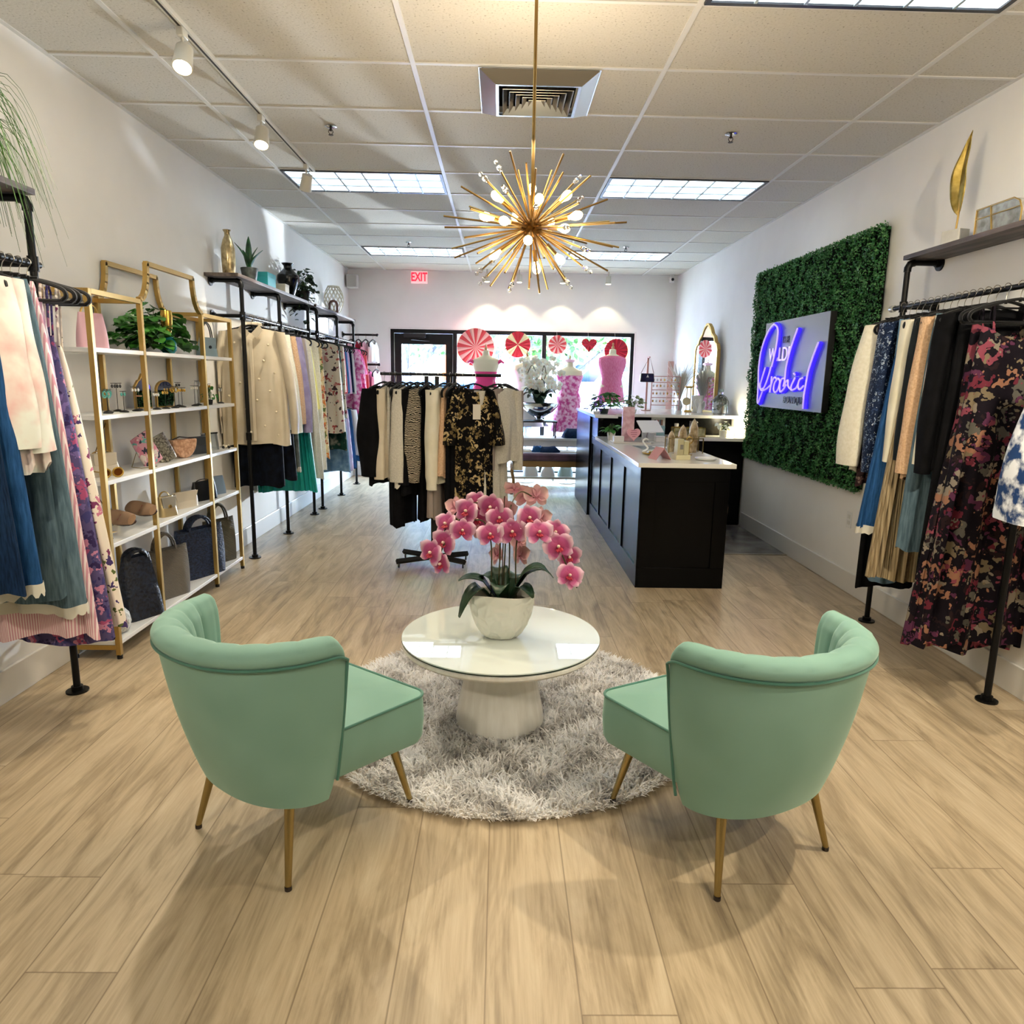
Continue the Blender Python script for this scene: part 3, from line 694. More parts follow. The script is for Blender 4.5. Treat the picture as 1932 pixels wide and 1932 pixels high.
# ================================================================== GREEN WALL AND SIGN
HY0, HY1, HZ0, HZ1 = 4.75, 7.03, .742, 2.482
t = thing('boxwood_panel', 'tall green boxwood hedge panel mounted on the right wall', 'hedge panel', (XR-.008, (HY0+HY1)/2, (HZ0+HZ1)/2))
hy, hz = (HY1-HY0)/2, (HZ1-HZ0)/2
MB().box(-.035, 0, -hy+.01, hy-.01, -hz+.01, hz-.01).build('backing_board', plain('hedge_back', '#0c130d', .9), t, smooth=False)
n = 52000
ly = rng.uniform(-hy, hy, n); lz = rng.uniform(-hz, hz, n); lump = .012*(np.sin(ly*31+2*np.sin(lz*17))+np.cos(lz*29+2*np.sin(ly*13)))
lx = -.040-.020*rng.random(n)-np.clip(lump, -.01, .02)
edgeb = rng.random(n) < .10
side = rng.integers(0, 4, n)
ly = np.where(edgeb & (side == 0), -hy+rng.normal(0, .006, n), ly); ly = np.where(edgeb & (side == 1), hy+rng.normal(0, .006, n), ly)
lz = np.where(edgeb & (side == 2), -hz+rng.normal(0, .006, n), lz); lz = np.where(edgeb & (side == 3), hz+rng.normal(0, .006, n), lz); lx = np.where(edgeb, -.012-.045*rng.random(n), lx)
A = rng.normal(0, 1, (n, 3)); A[:, 0] = -abs(A[:, 0])*.8; A /= np.linalg.norm(A, axis=1)[:, None]
B = np.cross(A, rng.normal(0, 1, (n, 3))); B /= np.linalg.norm(B, axis=1)[:, None]
sz = (.0065+.005*rng.random(n))[:, None]; Pc = np.stack([lx, ly, lz], 1)
V4 = np.stack([Pc, Pc+A*sz*.9+B*sz*.62, Pc+A*sz*1.9, Pc+A*sz*.9-B*sz*.62], 1).reshape(-1, 3)
mi = rng.choice(3, n, p=[.4, .4, .2])
fo = npmesh('foliage', V4, np.arange(n*4).reshape(-1, 4), [plain('boxwood_a', '#27632f', .5), plain('boxwood_b', '#3c7c44', .5), plain('boxwood_c', '#619a5a', .5)], t, mi=mi); fo['kind'] = 'stuff'

SX = XR-.125
SY0, SY1, SZ0, SZ1 = 5.25, 6.51, 1.252, 1.988
t = thing('lit_sign', 'square grey sign with glowing violet script on the green panel', 'sign', (SX, (SY0+SY1)/2, (SZ0+SZ1)/2))
sy, sz_ = (SY1-SY0)/2, (SZ1-SZ0)/2
MB().box(0, .004, -sy, sy, -sz_, sz_).build('board', plain('sign_grey', '#727276', .45, .15), t, smooth=False)
MB().box(.0042, .05, -sy, sy, -sz_, sz_).build('side_casing', BLK, t, smooth=False)
# strokes: u from the left edge (far end) 0..1, v from the bottom 0..1
def SP(u, v, d=0): return (-d, sy-2*sy*u, -sz_+2*sz_*v)
def warp(px, py):
    """photo-of-sign pixel (from the 8.05x crop) to board fractions, undoing the perspective"""
    xl_t, yt_l, yb_l = 178, 415, 1665; xr_t, yt_r, yb_r = 1172, 210, 1752
    xl = 178+(py-415)/(1665-415)*(85-178); xr = 1172+(py-210)/(1752-210)*(1030-1172)
    w = (px-xl)/(xr-xl); u = w/(w+(1-w)*1.27)   # nearer edge is larger in the picture
    yt = 415+(210-415)*w; yb = 1665+(1752-1665)*w
    return (u if False else w*1.0*(.80+.20*w) if False else u, 1-(py-yt)/(yb-yt))
strokes = [
 [(430,400),(330,500),(240,640),(160,830),(120,1040),(118,1210),(140,1330),(200,1420),(300,1400),(400,1330)],
 [(430,400),(500,450),(510,560),(480,760),(430,960),(405,1050)],
 [(270,1070),(210,1220),(165,1350),(195,1400),(250,1380)],
 [(390,1055),(350,1180),(290,1320),(240,1400),(180,1520),(130,1620),(112,1560),(118,1400),(118,1210)],
 [(410,1200),(400,1330),(380,1450)], [(380,1420),(430,1260),(470,1215),(500,1240)],
 [(520,1240),(470,1300),(450,1400),(480,1450),(530,1400),(560,1280),(530,1230),(520,1240)],
 [(640,1230),(590,1240),(560,1340),(570,1440),(620,1400),(660,1330)],
 [(830,460),(770,640),(710,840),(660,1060),(640,1250),(620,1350),(660,1280),(690,1260),(690,1340),(720,1390)],
 [(790,1220),(740,1340),(740,1410),(800,1380),(830,1320)],[(775,1150),(790,1170)],
 [(890,1220),(850,1250),(830,1340),(850,1400),(900,1340)],
 [(1080,680),(1020,880),(960,1110),(930,1300),(900,1500),(885,1700)]]
M_NB = plain('neon_blue', '#1c10c8', .4, emit='#2012ff', es=2.2); M_NF = plain('neon_face', '#e9d6ff', .3, emit='#b9a0ff', es=.30)
for st in strokes:
    pts = [warp(*p) for p in st]
    pl = curve_pts([SP(u, v) for u, v in pts], 6) if len(pts) > 2 else [Vector(SP(*q)) for q in pts]
    MB().tube([p+Vector((-.014, 0, 0)) for p in pl], .0150, 8).build('letter_glow', M_NB, t)
    MB().tube([p+Vector((-.034, 0, 0)) for p in pl], .0072, 8).build('letter_face', M_NF, t)
M_TXT = plain('sign_black_letters', '#1b1a1c', .4)
rs = (PI/2, 0, -PI/2)
def stext(s_, size, px, py, m, ext):
    u, v = warp(px, py); text(s_, size, m, t, SP(u, v, .008), rs, ext, name='letters')
stext('THE', .078, 600, 635, M_TXT, .003); stext('BOUTIQUE', .082, 715, 1575, M_TXT, .003)
stext('WILDE', .165, 500, 868, M_NF, .004)
sg = lamp('sign_glow', 'AREA', (SX-.06, (SY0+SY1)/2, (SZ0+SZ1)/2), .35, (.35, .28, 1), (SX+1, (SY0+SY1)/2, (SZ0+SZ1)/2), shape='RECTANGLE', size=.9, size_y=.5)

# ================================================================== PIPE RACKS
M_DW = mottled('dark_shelf_wood', '#3d332d', '#6f625a', 3, .55, sc3=(9, 1, 9), detail=5)
def flange(mb, p, ax, r=.042):
    p = Vector(p); a = Vector(ax); mb.cyl(p, p+a*.008, r, n=20); mb.cyl(p+a*.008, p+a*.028, r*.52, n=14)
PR = .0155
def pipe_rack(label, px, wx, posts, rail_z, y0, y1, zt=2.15, board=None, low=None, extra=None, boardlabel=None):
    """posts: y of the uprights; px: upright x; wx: wall x"""
    s_ = 1 if wx < px else -1           # direction from the wall into the room
    t = thing('pipe_rack', label, 'clothes rack', (px, posts[0], 0), 0, 'black pipe garment racks along the walls')
    X0 = wx-px
    for y in posts:
        yy = y-posts[0]; m = MB(); m.cyl((0, yy, .006), (0, yy, zt-.04), PR, n=14); flange(m, (0, yy, 0), (0, 0, 1), .048)
        for z in (.98, rail_z): m.cyl((0, yy, z-.03), (0, yy, z+.03), PR+.006, n=14)
        m.tube([(0, yy, zt-.05), (0, yy, zt-.03), (-s_*.01, yy, zt-.008), (-s_*.035, yy, zt)], PR+.005, 12)
        m.build('post', BLACKM, t)
        a = MB(); a.cyl((-s_*.03, yy, zt), (X0+s_*.001, yy, zt), PR, n=14); flange(a, (X0+s_*.001, yy, zt), (s_, 0, 0)); a.build('shelf_arm', BLACKM, t)
        a = MB(); a.cyl((0, yy, rail_z), (X0+s_*.001, yy, rail_z), PR*.9, n=14); flange(a, (X0+s_*.001, yy, rail_z), (s_, 0, 0)); a.build('wall_arm', BLACKM, t)
    MB().cyl((0, y0-posts[0], rail_z), (0, y1-posts[0], rail_z), .0135, n=12).build('hanging_rail', BLACKM, t)
    if low: MB().cyl((0, low[0]-posts[0], low[2]), (0, low[1]-posts[0], low[2]), .0135, n=12).build('lower_rail', BLACKM, t)
    if board:
        b0, b1 = board; x0, x1 = (X0+s_*.002, s_*.02)
        MB().box(min(x0, x1), max(x0, x1), b0-posts[0], b1-posts[0], zt+PR+.001, zt+PR+.026).build('shelf_board', M_DW, t, smooth=False, bevel=.002)
    return t
RZ = 1.893
BZ = 2.15+PR+.0265      # top of the shelf boards
pipe_rack('black pipe garment rack cut off by the left edge of the picture', -1.945, XL, [3.08, 1.55], RZ, 1.45, 3.12, board=(1.40, 3.11))
pipe_rack('black pipe garment rack on the left wall just past the gold shelving', -1.97, XL, [5.55, 6.46, 7.40], RZ, 5.50, 7.44, board=(5.44, 7.57))
pipe_rack('black pipe garment rack on the left wall nearest the storefront', -1.965, XL, [7.73, 8.66, 9.60], RZ, 7.68, 9.72, board=(7.66, 9.66), low=(7.73, 9.60, 1.17))
pipe_rack('black pipe garment rack on the right wall beside the green panel', 2.325, XR, [4.19, 3.075, 1.95], 1.91, 1.8, 4.28, zt=2.155, board=(1.75, 4.215))
t = thing('wall_rail', 'short black pipe rail with pink garments in the far left corner', 'clothes rail', (XL, 10.02, 2.02))
m = MB(); m.cyl((.001, 0, 0), (.48, 0, 0), .0135, n=12); flange(m, (.001, 0, 0), (1, 0, 0)); m.ball((.48, 0, 0), .02, 10, 8); m.build('pipe', BLACKM, t)
t2 = thing('wall_rail', 'lower short black pipe rail in the far left corner', 'clothes rail', (XL, 10.02, 1.62))
m = MB(); m.cyl((.001, 0, 0), (.50, 0, 0), .0135, n=12); flange(m, (.001, 0, 0), (1, 0, 0)); m.ball((.50, 0, 0), .02, 10, 8); m.build('pipe', BLACKM, t2)

# ------------------------------------------------------------------ hangers and garments
VELV = plain('hanger_velvet', '#101011', .75, sheen=.2); HOOK = plain('hanger_hook', '#b9b4aa', .25, 1)
_hm = {}
def hanger(loc, rz, label, group, kind='velvet'):
    t = thing('clothes_hanger', label, 'hanger', loc, rz, group)
    if kind not in _hm:
        hk = [(0, 0, .0), (0, 0, 0)]
        hook = MB(); pts = arc(0, 0, .0165, -50, 180, 12); pts = pts[::-1][0:]; pts = arc(0, .0, .0170, -40, 185, 14)
        pts = [(p[1], p[0], p[2]) for p in pts]                    # hook curls round the rail (rail along y in hanger space x)
        pts = [(q[1], 0, q[2]) for q in pts] if False else [(0+a*1.0, 0, c) for (b_, a, c) in pts]
        hook.tube([(-.016, 0, -.004)]+[(.0168*math.cos(R_(a)), 0, .0168*math.sin(R_(a))) for a in range(170, -60, -20)]+[(.003, 0, -.028), (0, 0, -.040), (0, 0, -.066)], .0018, 6)
        body = MB()
        if kind == 'velvet':
            P_ = [(0, 0, -.062), (.05, 0, -.070), (.12, 0, -.090), (.180, 0, -.108), (.208, 0, -.124), (.214, 0, -.145), (.202, 0, -.159), (.180, 0, -.163), (0, 0, -.163)]
            full = P_+[(-p[0], 0, p[2]) for p in reversed(P_[1:-1])]
            full2 = curve_pts([(p[0], 0, p[2]) for p in full]+[full[0]], 4)[:-1]
            body.tube(full2, .0105, 6, closed=True, flat=.7)
            body.tube([(0, 0, -.06), (0, 0, -.075)], .006, 8)
        else:
            body.tube([(-.17, 0, -.085), (.17, 0, -.085)], .0045, 8); body.tube([(0, 0, -.06), (0, 0, -.085)], .003, 6)
            for x in (-.13, .13): body.box(x-.012, x+.012, -.008, .008, -.115, -.078)
        h1 = hook.build('hook', HOOK, t); b1 = body.build('bar', VELV, t)
        _hm[kind] = (h1.data, b1.data)
    else:
        for nm, me in zip(('hook', 'bar'), _hm[kind]):
            o = bpy.data.objects.new(nm, me); COL.objects.link(o); o.parent = t
    return t
def fabric_body(w0, w1, z0f, zh, d0, d1, nf=7, amp=.25, seed=0, mid=None, hemw=.01, pw=.8, notch=False, nx=64, nz=26, lean=0, closed_top=False, fine=0, twist=0, shoulder=.3):
    """closed cloth tube: w half widths, d half thicknesses; z0f(x) top profile"""
    r = random.Random(seed); ph = [r.uniform(0, 6.28) for _ in range(6)]; pts = []
    for j in range(nz):
        t_ = j/(nz-1)
        if mid: tm, wm = mid; w = (w0+(wm-w0)*(t_/tm)**.8) if t_ < tm else wm+(w1-wm)*((t_-tm)/(1-tm))**pw
        else: w = w0+(w1-w0)*t_**pw
        d = d0+(d1-d0)*min(1, t_*(1/shoulder))**.7 if t_ < shoulder else d1*(1+.12*math.sin(4*t_+ph[3]))
        for i in range(nx):
            a = 2*PI*i/nx; c, s_ = math.cos(a), math.sin(a)
            x = w*math.copysign(abs(c)**.75, c); g_ = min(1, t_*1.6)
            rp = 1+amp*g_*(math.sin(nf*a+ph[0]+1.2*math.sin(2*t_+ph[1]))+.5*math.sin((nf*2-1)*a+ph[2]))
            if fine: rp += fine*g_*(1 if i % 2 else -1)
            y = d*math.copysign(abs(s_)**.8, s_)*rp
            x *= 1+.02*amp*math.sin(5*t_+ph[4])*g_+(.03*amp*math.sin(nf*a+ph[1])*g_)
            if notch and t_ > .22: y *= 1-.8*math.exp(-(x/.018)**2)
            zt_ = z0f(x); zb_ = zh+hemw*(math.sin(3*a+ph[5])+.5*math.sin(7*a+ph[0]))
            y += lean*t_
            pts.append((x, y, zt_+(zb_-zt_)*t_))
    m = MB(); m.grid(pts, nx, nz, cu=True); return m
def sleeve_mesh(side, x0, z0, L_, r0, r1, out=.03, fwd=0, seed=0, puff=0, cuff=0):
    r = random.Random(seed); n, k = 16, 16; pts = []; ph = r.uniform(0, 6)
    for j in range(k):
        t_ = j/(k-1); cx = side*(x0+out*math.sin(t_*PI*.55)); cy = fwd*math.sin(t_*PI*.5); cz = z0-L_*t_-.0
        rr = (r0+(r1-r0)*t_)*(1+puff*math.sin(PI*min(1, t_*1.02)))*(1+.05*math.sin(11*t_+ph))
        if cuff and t_ > .93: rr *= cuff
        for i in range(n):
            a = 2*PI*i/n; f_ = 1+.12*math.sin(3*a+ph+2*t_)
            pts.append((cx+rr*.62*math.cos(a)*f_, cy+rr*math.sin(a)*f_, cz+side*math.cos(a)*0+ (.35*rr*-side*math.cos(a)*side*0)))
    m = MB(); m.grid(pts, n, k, cu=True); m.f.append(tuple(range(n))); m.mi.append(0); return m
SEED = [100]
def garment(kind, loc, rz, mat, label, cat, group, L_=.65, w0=.185, w1=.22, d=.035, sl=0, slr=(.05, .04), amp=.3, nf=7, hang='velvet', hlabel=None, hem=.01, fine=0, mat2=None, slmat=None, puff=0, name=None, drop=.10, hgroup=None, mid=None, slout=.03, cuff=0, nohanger=False, fray=False, yaw=0, slfwd=.0, d0=.012):
    SEED[0] += 1; sd = SEED[0]
    mats = mat
    nm = name or {'top': 'blouse', 'tank': 'tank_top', 'dress': 'dress', 'strap': 'strappy_dress', 'pants': 'trousers', 'skirt': 'skirt', 'jacket': 'jacket'}[kind]
    t = thing(nm, label, cat, loc, rz, group)
    if kind in ('top', 'dress', 'jacket', 'tank'):
        neck = .06 if kind != 'tank' else .075
        def z0(x):
            a = abs(x); return -.075-.035*min(1, a/w0)**1.1-(.05*(1-(a/neck)**2) if a < neck else 0)
        fabric_body(w0, w1, z0, -L_, d0, d, nf, amp, sd, hemw=hem, fine=fine, mid=mid).build('body', mats, t, angle=80)
        if sl:
            for s_ in (-1, 1): sleeve_mesh(s_, w0-.012, -.112, sl, slr[0], slr[1], slout, slfwd, sd+s_, puff, cuff).build('sleeve', slmat or mats, t, angle=80)
    elif kind == 'strap':
        fabric_body(w0, w1, lambda x: -drop-.16-.03*math.cos(x/w0*PI*.9), -L_, d0, d, nf, amp, sd, hemw=hem, fine=fine, mid=mid).build('body', mats, t, angle=80)
        for s_ in (-1, 1):
            for yy in (-.012, .012):
                MB().tube([(s_*.11, 0, -.082), (s_*.112, yy, -.12), (s_*.10, yy, -drop-.20)], .0055, 6, flat=.4).build('strap', mats, t)
    elif kind in ('pants', 'skirt'):
        wz = -.10
        fabric_body(w0, w1, lambda x: wz, -L_, d0, d, nf, amp, sd, hemw=hem, fine=fine, notch=(kind == 'pants'), shoulder=.12).build('body', mats, t, angle=80 if not fine else 25)
        MB().lathe([(w0, wz-.038), (w0+.002, wz-.02), (w0, wz+.002)], n=28, sy=.10, cap=False).build('waistband', mat2 or mats, t)
    Mw = Matrix.Translation(loc) @ Matrix.Rotation(rz, 4, 'Z'); Mi = Mw.inverted()
    for ch in t.children:                       # cloth lies against the wall, never in it
        for v in ch.data.vertices:
            w = Mw @ v.co
            if w.x < XL+.022 or w.x > XR-.022: w.x = min(max(w.x, XL+.022), XR-.022); v.co = Mi @ w
    if not nohanger:
        hk = 'velvet' if kind not in ('pants', 'skirt') else 'clip'
        hg = hanger(loc, rz, hlabel or ' '.join(('black hanger carrying the '+label[0].lower()+label[1:]).split(',')[0].split()[:16]), hgroup or 'hangers on the garment rails', hk)
        if kind in ('top', 'dress', 'tank', 'jacket'): hg.scale = (min(1, (w0+.014)/.21), 1, 1)
        elif loc[0] == -1.945 and hk == 'velvet': hg.scale = (1.11, 1, 1)
    if fray:
        src = t.children[0].data; nx_ = 64; tot = len(src.vertices); ring_ = [src.vertices[tot-nx_+i].co.copy() for i in range(nx_)]; r = random.Random(sd); m = MB()
        m.grid([tuple(p+Vector((0, 0, .012))*1.0+Vector((p.x*.012, p.y*.06, 0))) for p in ring_]+[tuple(p+Vector((p.x*.02, p.y*.10, -.018-r.uniform(0, .022)))) for p in ring_], nx_, 2, cu=True); m.build('frayed_hem', plain('fray_white', '#d9d6c8', .9), t)
    return t

# fabrics
FL_TIE = mottled('tie_dye_blush', '#ecefe4', '#e3a3a0', 5, .8, detail=4, lo=.42, hi=.68)
FL_LIL = floral('lilac_floral', '#eadfd0', ['#4a3a6a', '#7d3c62', '#c77b94', '#e9dfce', '#5d6a3c', '#e9dfce'], 22, .42)
FL_PUR = floral('purple_floral', '#5c5480', ['#3a2f5a', '#b0587e', '#7a6aa0', '#c98aa8', '#46457a'], 24, .5)
FL_PNK = floral('pink_print', '#c9708f', ['#b8567d', '#d995ad', '#3a2c48', '#d88aa4', '#c26a8b'], 26, .42)
ST_PINK = striped('pink_stripe', '#f0dede', '#d39aa6', 'X', 42, .85)
ST_LAV = striped('lavender_stripe', '#efe4ee', '#cfa7c4', 'X', 46, .85)
DN_D = mottled('denim_dark', '#0f2038', '#1d3556', 30, .85, sc3=(6, 6, .6), bmp=.2); DN_M = mottled('denim_blue', '#1f4470', '#2d5a8e', 20, .85, sc3=(6, 6, .6), bmp=.2)
DN_S = mottled('denim_sage', '#4c626e', '#677e8a', 20, .85, sc3=(6, 6, .6)); DN_L = mottled('denim_light', '#5a7d9c', '#88a7bf', 14, .85); DN_B = mottled('denim_black', '#0c0f16', '#151b28', 20, .85); DN_G = mottled('denim_grey', '#55605f', '#7e8985', 14, .85)
CREAM = mottled('cream_cotton', '#e6dfc6', '#efe9d4', 9, .85, bmp=.2); IVORY = mottled('ivory_lace', '#e8e2cc', '#f2eddb', 60, .85, bmp=.6); WHT = plain('white_cotton', '#e6e5e2', .8); OFFW = mottled('off_white_knit', '#cfcabb', '#ddd8ca', 90, .9, bmp=.5)
BEIGE = mottled('beige_satin', '#cfc2a8', '#dbcfb8', 6, .5, sheen=.3); TAN = mottled('tan_knit', '#cfa884', '#e0bd9a', 90, .9, bmp=.8); TAUPE = plain('taupe', '#a0938a', .85); KHK = striped('khaki_pleat', '#9c8a6a', '#b3a180', 'X', 26, .8, bmp=.5)
LAVN = mottled('lavender_fleece', '#8d83a6', '#a49bbd', 12, .9); YEL = plain('yellow_cotton', '#e3d98a', .8); TEAL = mottled('teal_pleats', '#0e9088', '#1ba69c', 30, .65, sc3=(8, 8, .4)); NAVY = plain('navy_cotton', '#141e38', .85)
BLKF = mottled('black_fabric', '#08080a', '#101013', 20, .8); CHAR = plain('charcoal', '#22272b', .85)
FL_NAVY = floral('navy_white_floral', '#1b2740', ['#8d9fb5', '#2a3a5c', '#5e7391', '#1b2740', '#b9c4cf', '#33486c'], 42, .42)
PAIS = floral('paisley', '#17121a', ['#6f2c3a', '#7d6f58', '#9c7058', '#5a2f4a', '#8d8272', '#2a1d20', '#8a4452', '#5f5c54', '#17121a'], 18, .52, warp=.05)
BRF = floral('brown_floral', '#3a2a2c', ['#6f5a52', '#4a3034', '#8a7468', '#2a1d1f'], 30, .5)
CRF = floral('cream_floral', '#d9cdb8', ['#7a2b3d', '#a8564e', '#d9cdb8', '#4a3a3c', '#c98f84'], 18, .42); BKF = floral('black_gold_floral', '#0d0c0d', ['#b39c6c', '#8a7850', '#0d0c0d', '#c7b184', '#6d5d3c'], 20, .44, warp=.06)
ANI = striped('zebra_print', '#0d0d0d', '#b9ad98', 'Z', 26, .8, distortion=9); PNK = plain('bright_pink', '#d83a7c', .7); PK2 = mottled('pink_lace', '#c84d8d', '#edc0d8', 22, .8, lo=.4, hi=.6); RED = plain('red_cotton', '#a81f3c', .7); CORAL = plain('coral', '#cc5a60', .8); SKY = plain('sky_blue', '#3f7fc0', .8); PKL = plain('light_pink', '#e8bccb', .8); GRY = plain('slate_grey', '#6c7a80', .85); DKG = mottled('dark_green_plaid', '#16382f', '#7c7a6c', 10, .85, lo=.5, hi=.6); BLW = mottled('blue_white_print', '#24406e', '#eef1f4', 16, .8, lo=.42, hi=.55, detail=5); ORF = floral('orange_floral', '#c9b48a', ['#c8743a', '#5d6a3c', '#a8563a', '#d9c79a'], 22, .5)

GA, GB, GC, GD = 'garments on the near left rack', 'garments on the right rack', 'garments on the middle left rack', 'garments on the far left rack'
x1 = -1.945
# near left rack, far end first
garment('strap', (x1, 3.035, RZ), .05, FL_LIL, 'white strappy maxi dress with purple flowers, last on the near left rack', 'dress', GA, 1.56, .10, .27, .05, amp=.35, drop=.18)
garment('strap', (x1, 2.985, RZ), -.03, FL_PUR, 'purple-blue strappy floral dress with pink hem, second from the end of the near left rack', 'dress', GA, 1.60, .11, .25, .045, amp=.35, drop=.16)
garment('strap', (x1, 2.935, RZ), .04, FL_LIL, 'narrow cream floral strappy dress between the purple and the lavender dresses', 'dress', GA, 1.40, .10, .20, .04, amp=.35, drop=.12)
garment('strap', (x1, 2.885, RZ), 0, ST_LAV, 'lavender-striped sleeveless dress on the near left rack', 'dress', GA, 1.45, .14, .21, .04, amp=.3, drop=.02)
garment('skirt', (x1, 2.825, RZ), .03, ST_PINK, 'long pink and white striped skirt on the near left rack', 'skirt', GA, 1.52, .15, .27, .05, amp=.5, nf=9, hem=.015)
garment('pants', (x1, 2.765, RZ), 0, DN_S, 'sage blue wide jeans with frayed pale hem on the near left rack', 'jeans', GA, fray=True, L_=1.37, w0=.17, w1=.27, d=.045, amp=.2)
garment('pants', (x1, 2.72, RZ), .03, DN_S, 'grey-blue wide-leg jeans behind the blush blouse on the near left rack', 'jeans', GA, 1.33, .17, .22, .03, amp=.15)
garment('top', (x1, 2.655, RZ), .02, FL_TIE, 'sheer white blouse with blush pink blotches on the near left rack', 'blouse', GA, .80, .19, .25, .05, sl=.62, slr=(.055, .085), amp=.4, hem=.02)
garment('top', (x1, 2.59, RZ), -.02, FL_TIE, 'second sheer white and blush blouse, nearer the left picture edge', 'blouse', GA, .78, .19, .24, .045, sl=.6, slr=(.055, .08), amp=.4, hem=.02)
garment('pants', (x1, 2.52, RZ), .02, DN_M, 'dark blue flared jeans with frayed hem at the left picture edge', 'jeans', GA, fray=True, L_=1.22, w0=.18, w1=.26, d=.05, amp=.25)
garment('pants', (x1, 2.44, RZ), 0, DN_D, 'navy flared jeans nearest the viewer at the left picture edge', 'jeans', GA, 1.22, .18, .25, .05, amp=.25)
# right rack: far to near
x2 = 2.288
garment('top', (x2, 4.12, 1.91), .06, IVORY, 'ivory lace-trimmed long-sleeved blouse, nearest the green panel on the right rack', 'blouse', GB, .95, .18, .22, .05, sl=.80, slr=(.06, .085), amp=.35, puff=.2, slout=.06)
garment('top', (x2, 4.05, 1.91), 0, BRF, 'brown patterned top mostly hidden behind the ivory blouse', 'top', GB, 1.02, .17, .20, .04)
garment('pants', (x2, 3.985, 1.91), .02, BLKF, 'long black trousers behind the navy floral blouse', 'trousers', GB, 1.62, .16, .17, .035)
garment('top', (x2, 3.93, 1.91), -.03, FL_NAVY, 'dark navy blouse with pale small flowers on the right rack', 'blouse', GB, .92, .18, .22, .045, sl=.82, slr=(.06, .06), puff=.2, amp=.35)
garment('pants', (x2, 3.86, 1.91), .03, DN_L, 'long light blue jeans behind the denim skirt on the right rack', 'jeans', GB, 1.55, .16, .17, .035)
garment('skirt', (x2, 3.80, 1.91), 0, DN_M, 'flared dark blue denim skirt with pale hem on the right rack', 'skirt', GB, fray=True, L_=1.22, w0=.15, w1=.29, d=.06, amp=.5, nf=6)
garment('top', (x2, 3.745, 1.91), .04, CREAM, 'cream fringed long-sleeved top beside the navy floral blouse', 'top', GB, .82, .18, .20, .035, sl=.74, slr=(.05, .045), amp=.3)
garment('skirt', (x2, 3.685, 1.91), 0, KHK, 'khaki knife-pleated long skirt on the right rack', 'skirt', GB, 1.48, .15, .275, .055, amp=.15, nf=20, fine=.22)
garment('top', (x2, 3.63, 1.91), .02, CHAR, 'black long-sleeved top between the cream top and the tan cardigan', 'top', GB, .80, .18, .2, .035, sl=.72, slr=(.05, .045))
garment('top', (x2, 3.575, 1.91), -.02, TAN, 'chunky tan knit cardigan on the right rack', 'cardigan', GB, .92, .18, .21, .05, sl=.78, slr=(.055, .055), amp=.3, name='cardigan')
garment('pants', (x2, 3.52, 1.91), .02, DN_S, 'cropped grey-blue jeans under the pale tops on the right rack', 'jeans', GB, 1.28, .17, .23, .05, amp=.2)
garment('top', (x2, 3.465, 1.91), .03, CREAM, 'pale yellow-white smooth top right of the tan cardigan', 'top', GB, .86, .18, .2, .04, sl=.72, slr=(.045, .04), amp=.25)
garment('top', (x2, 3.41, 1.91), 0, BLKF, 'black long-sleeved blouse left of the paisley dress', 'blouse', GB, .85, .19, .22, .05, sl=.76, slr=(.055, .05), amp=.3, puff=.1)
garment('skirt', (x2, 3.35, 1.91), 0, BLKF, 'long black skirt showing a dark hem left of the paisley dress', 'skirt', GB, 1.50, .15, .21, .045, amp=.3)
garment('strap', (x2, 3.28, 1.91), .10, PAIS, 'one-shoulder paisley maxi dress in wine and black, largest on the right rack', 'dress', GB, 1.70, .15, .275, .07, amp=.55, nf=8, drop=.03, mid=(.28, .155))
garment('strap', (x2, 3.19, 1.91), -.03, PAIS, 'second paisley maxi dress behind the front post of the right rack', 'dress', GB, 1.66, .15, .25, .06, amp=.5, nf=8, drop=.05)
garment('top', (x2, 2.60, 1.91), .0, BLW, 'blue and white printed blouse with wide sleeve cut off by the right picture edge', 'blouse', GB, .86, .18, .24, .05, sl=.84, slr=(.05, .13), amp=.4, slout=.12)

# beige button shirt facing the viewer, middle left rack
BS = garment('top', (-1.93, 5.62, RZ), .10, BEIGE, 'beige satin shirt with pearl studs hanging front-on behind the black post', 'shirt', GC, .98, .22, .265, .05, sl=.78, slr=(.062, .055), amp=.32, slout=.09, name='shirt', cuff=.8)
cm = MB()
cm.prism([(-.065, -.062), (-.005, -.125), (-.045, -.165), (-.095, -.10)], -.050, -.044); cm.prism([(.065, -.062), (.095, -.10), (.045, -.165), (.005, -.125)], -.050, -.044)
cm.tube([(-.07, 0, -.065), (-.04, .02, -.055), (.04, .02, -.055), (.07, 0, -.065)], .012, 8, flat=1.6); cm.build('collar', BEIGE, BS, smooth=False)
MB().box(-.013, .013, -.062, -.056, -.95, -.17).build('placket', BEIGE, BS, bevel=.003)
pm_ = MB().ball((0, 0, 0), .0095, 8, 6).build('pearl', plain('pearl', '#e9dcc0', .25), BS); rp_ = random.Random(5)
for k, (px, pz) in enumerate([(-.12,-.2),(.13,-.21),(-.05,-.3),(.09,-.33),(-.16,-.38),(.17,-.42),(0.05,-.47),(-.09,-.5),(.13,-.56),(-.18,-.6),(.03,-.63),(-.06,-.7),(.17,-.72),(-.14,-.78),(.08,-.83),(-.03,-.88),(.18,-.9)]):
    o = pm_ if k == 0 else pm_.copy()
    if k: COL.objects.link(o)
    o.location = (px, -.066, pz)
x3 = -1.96
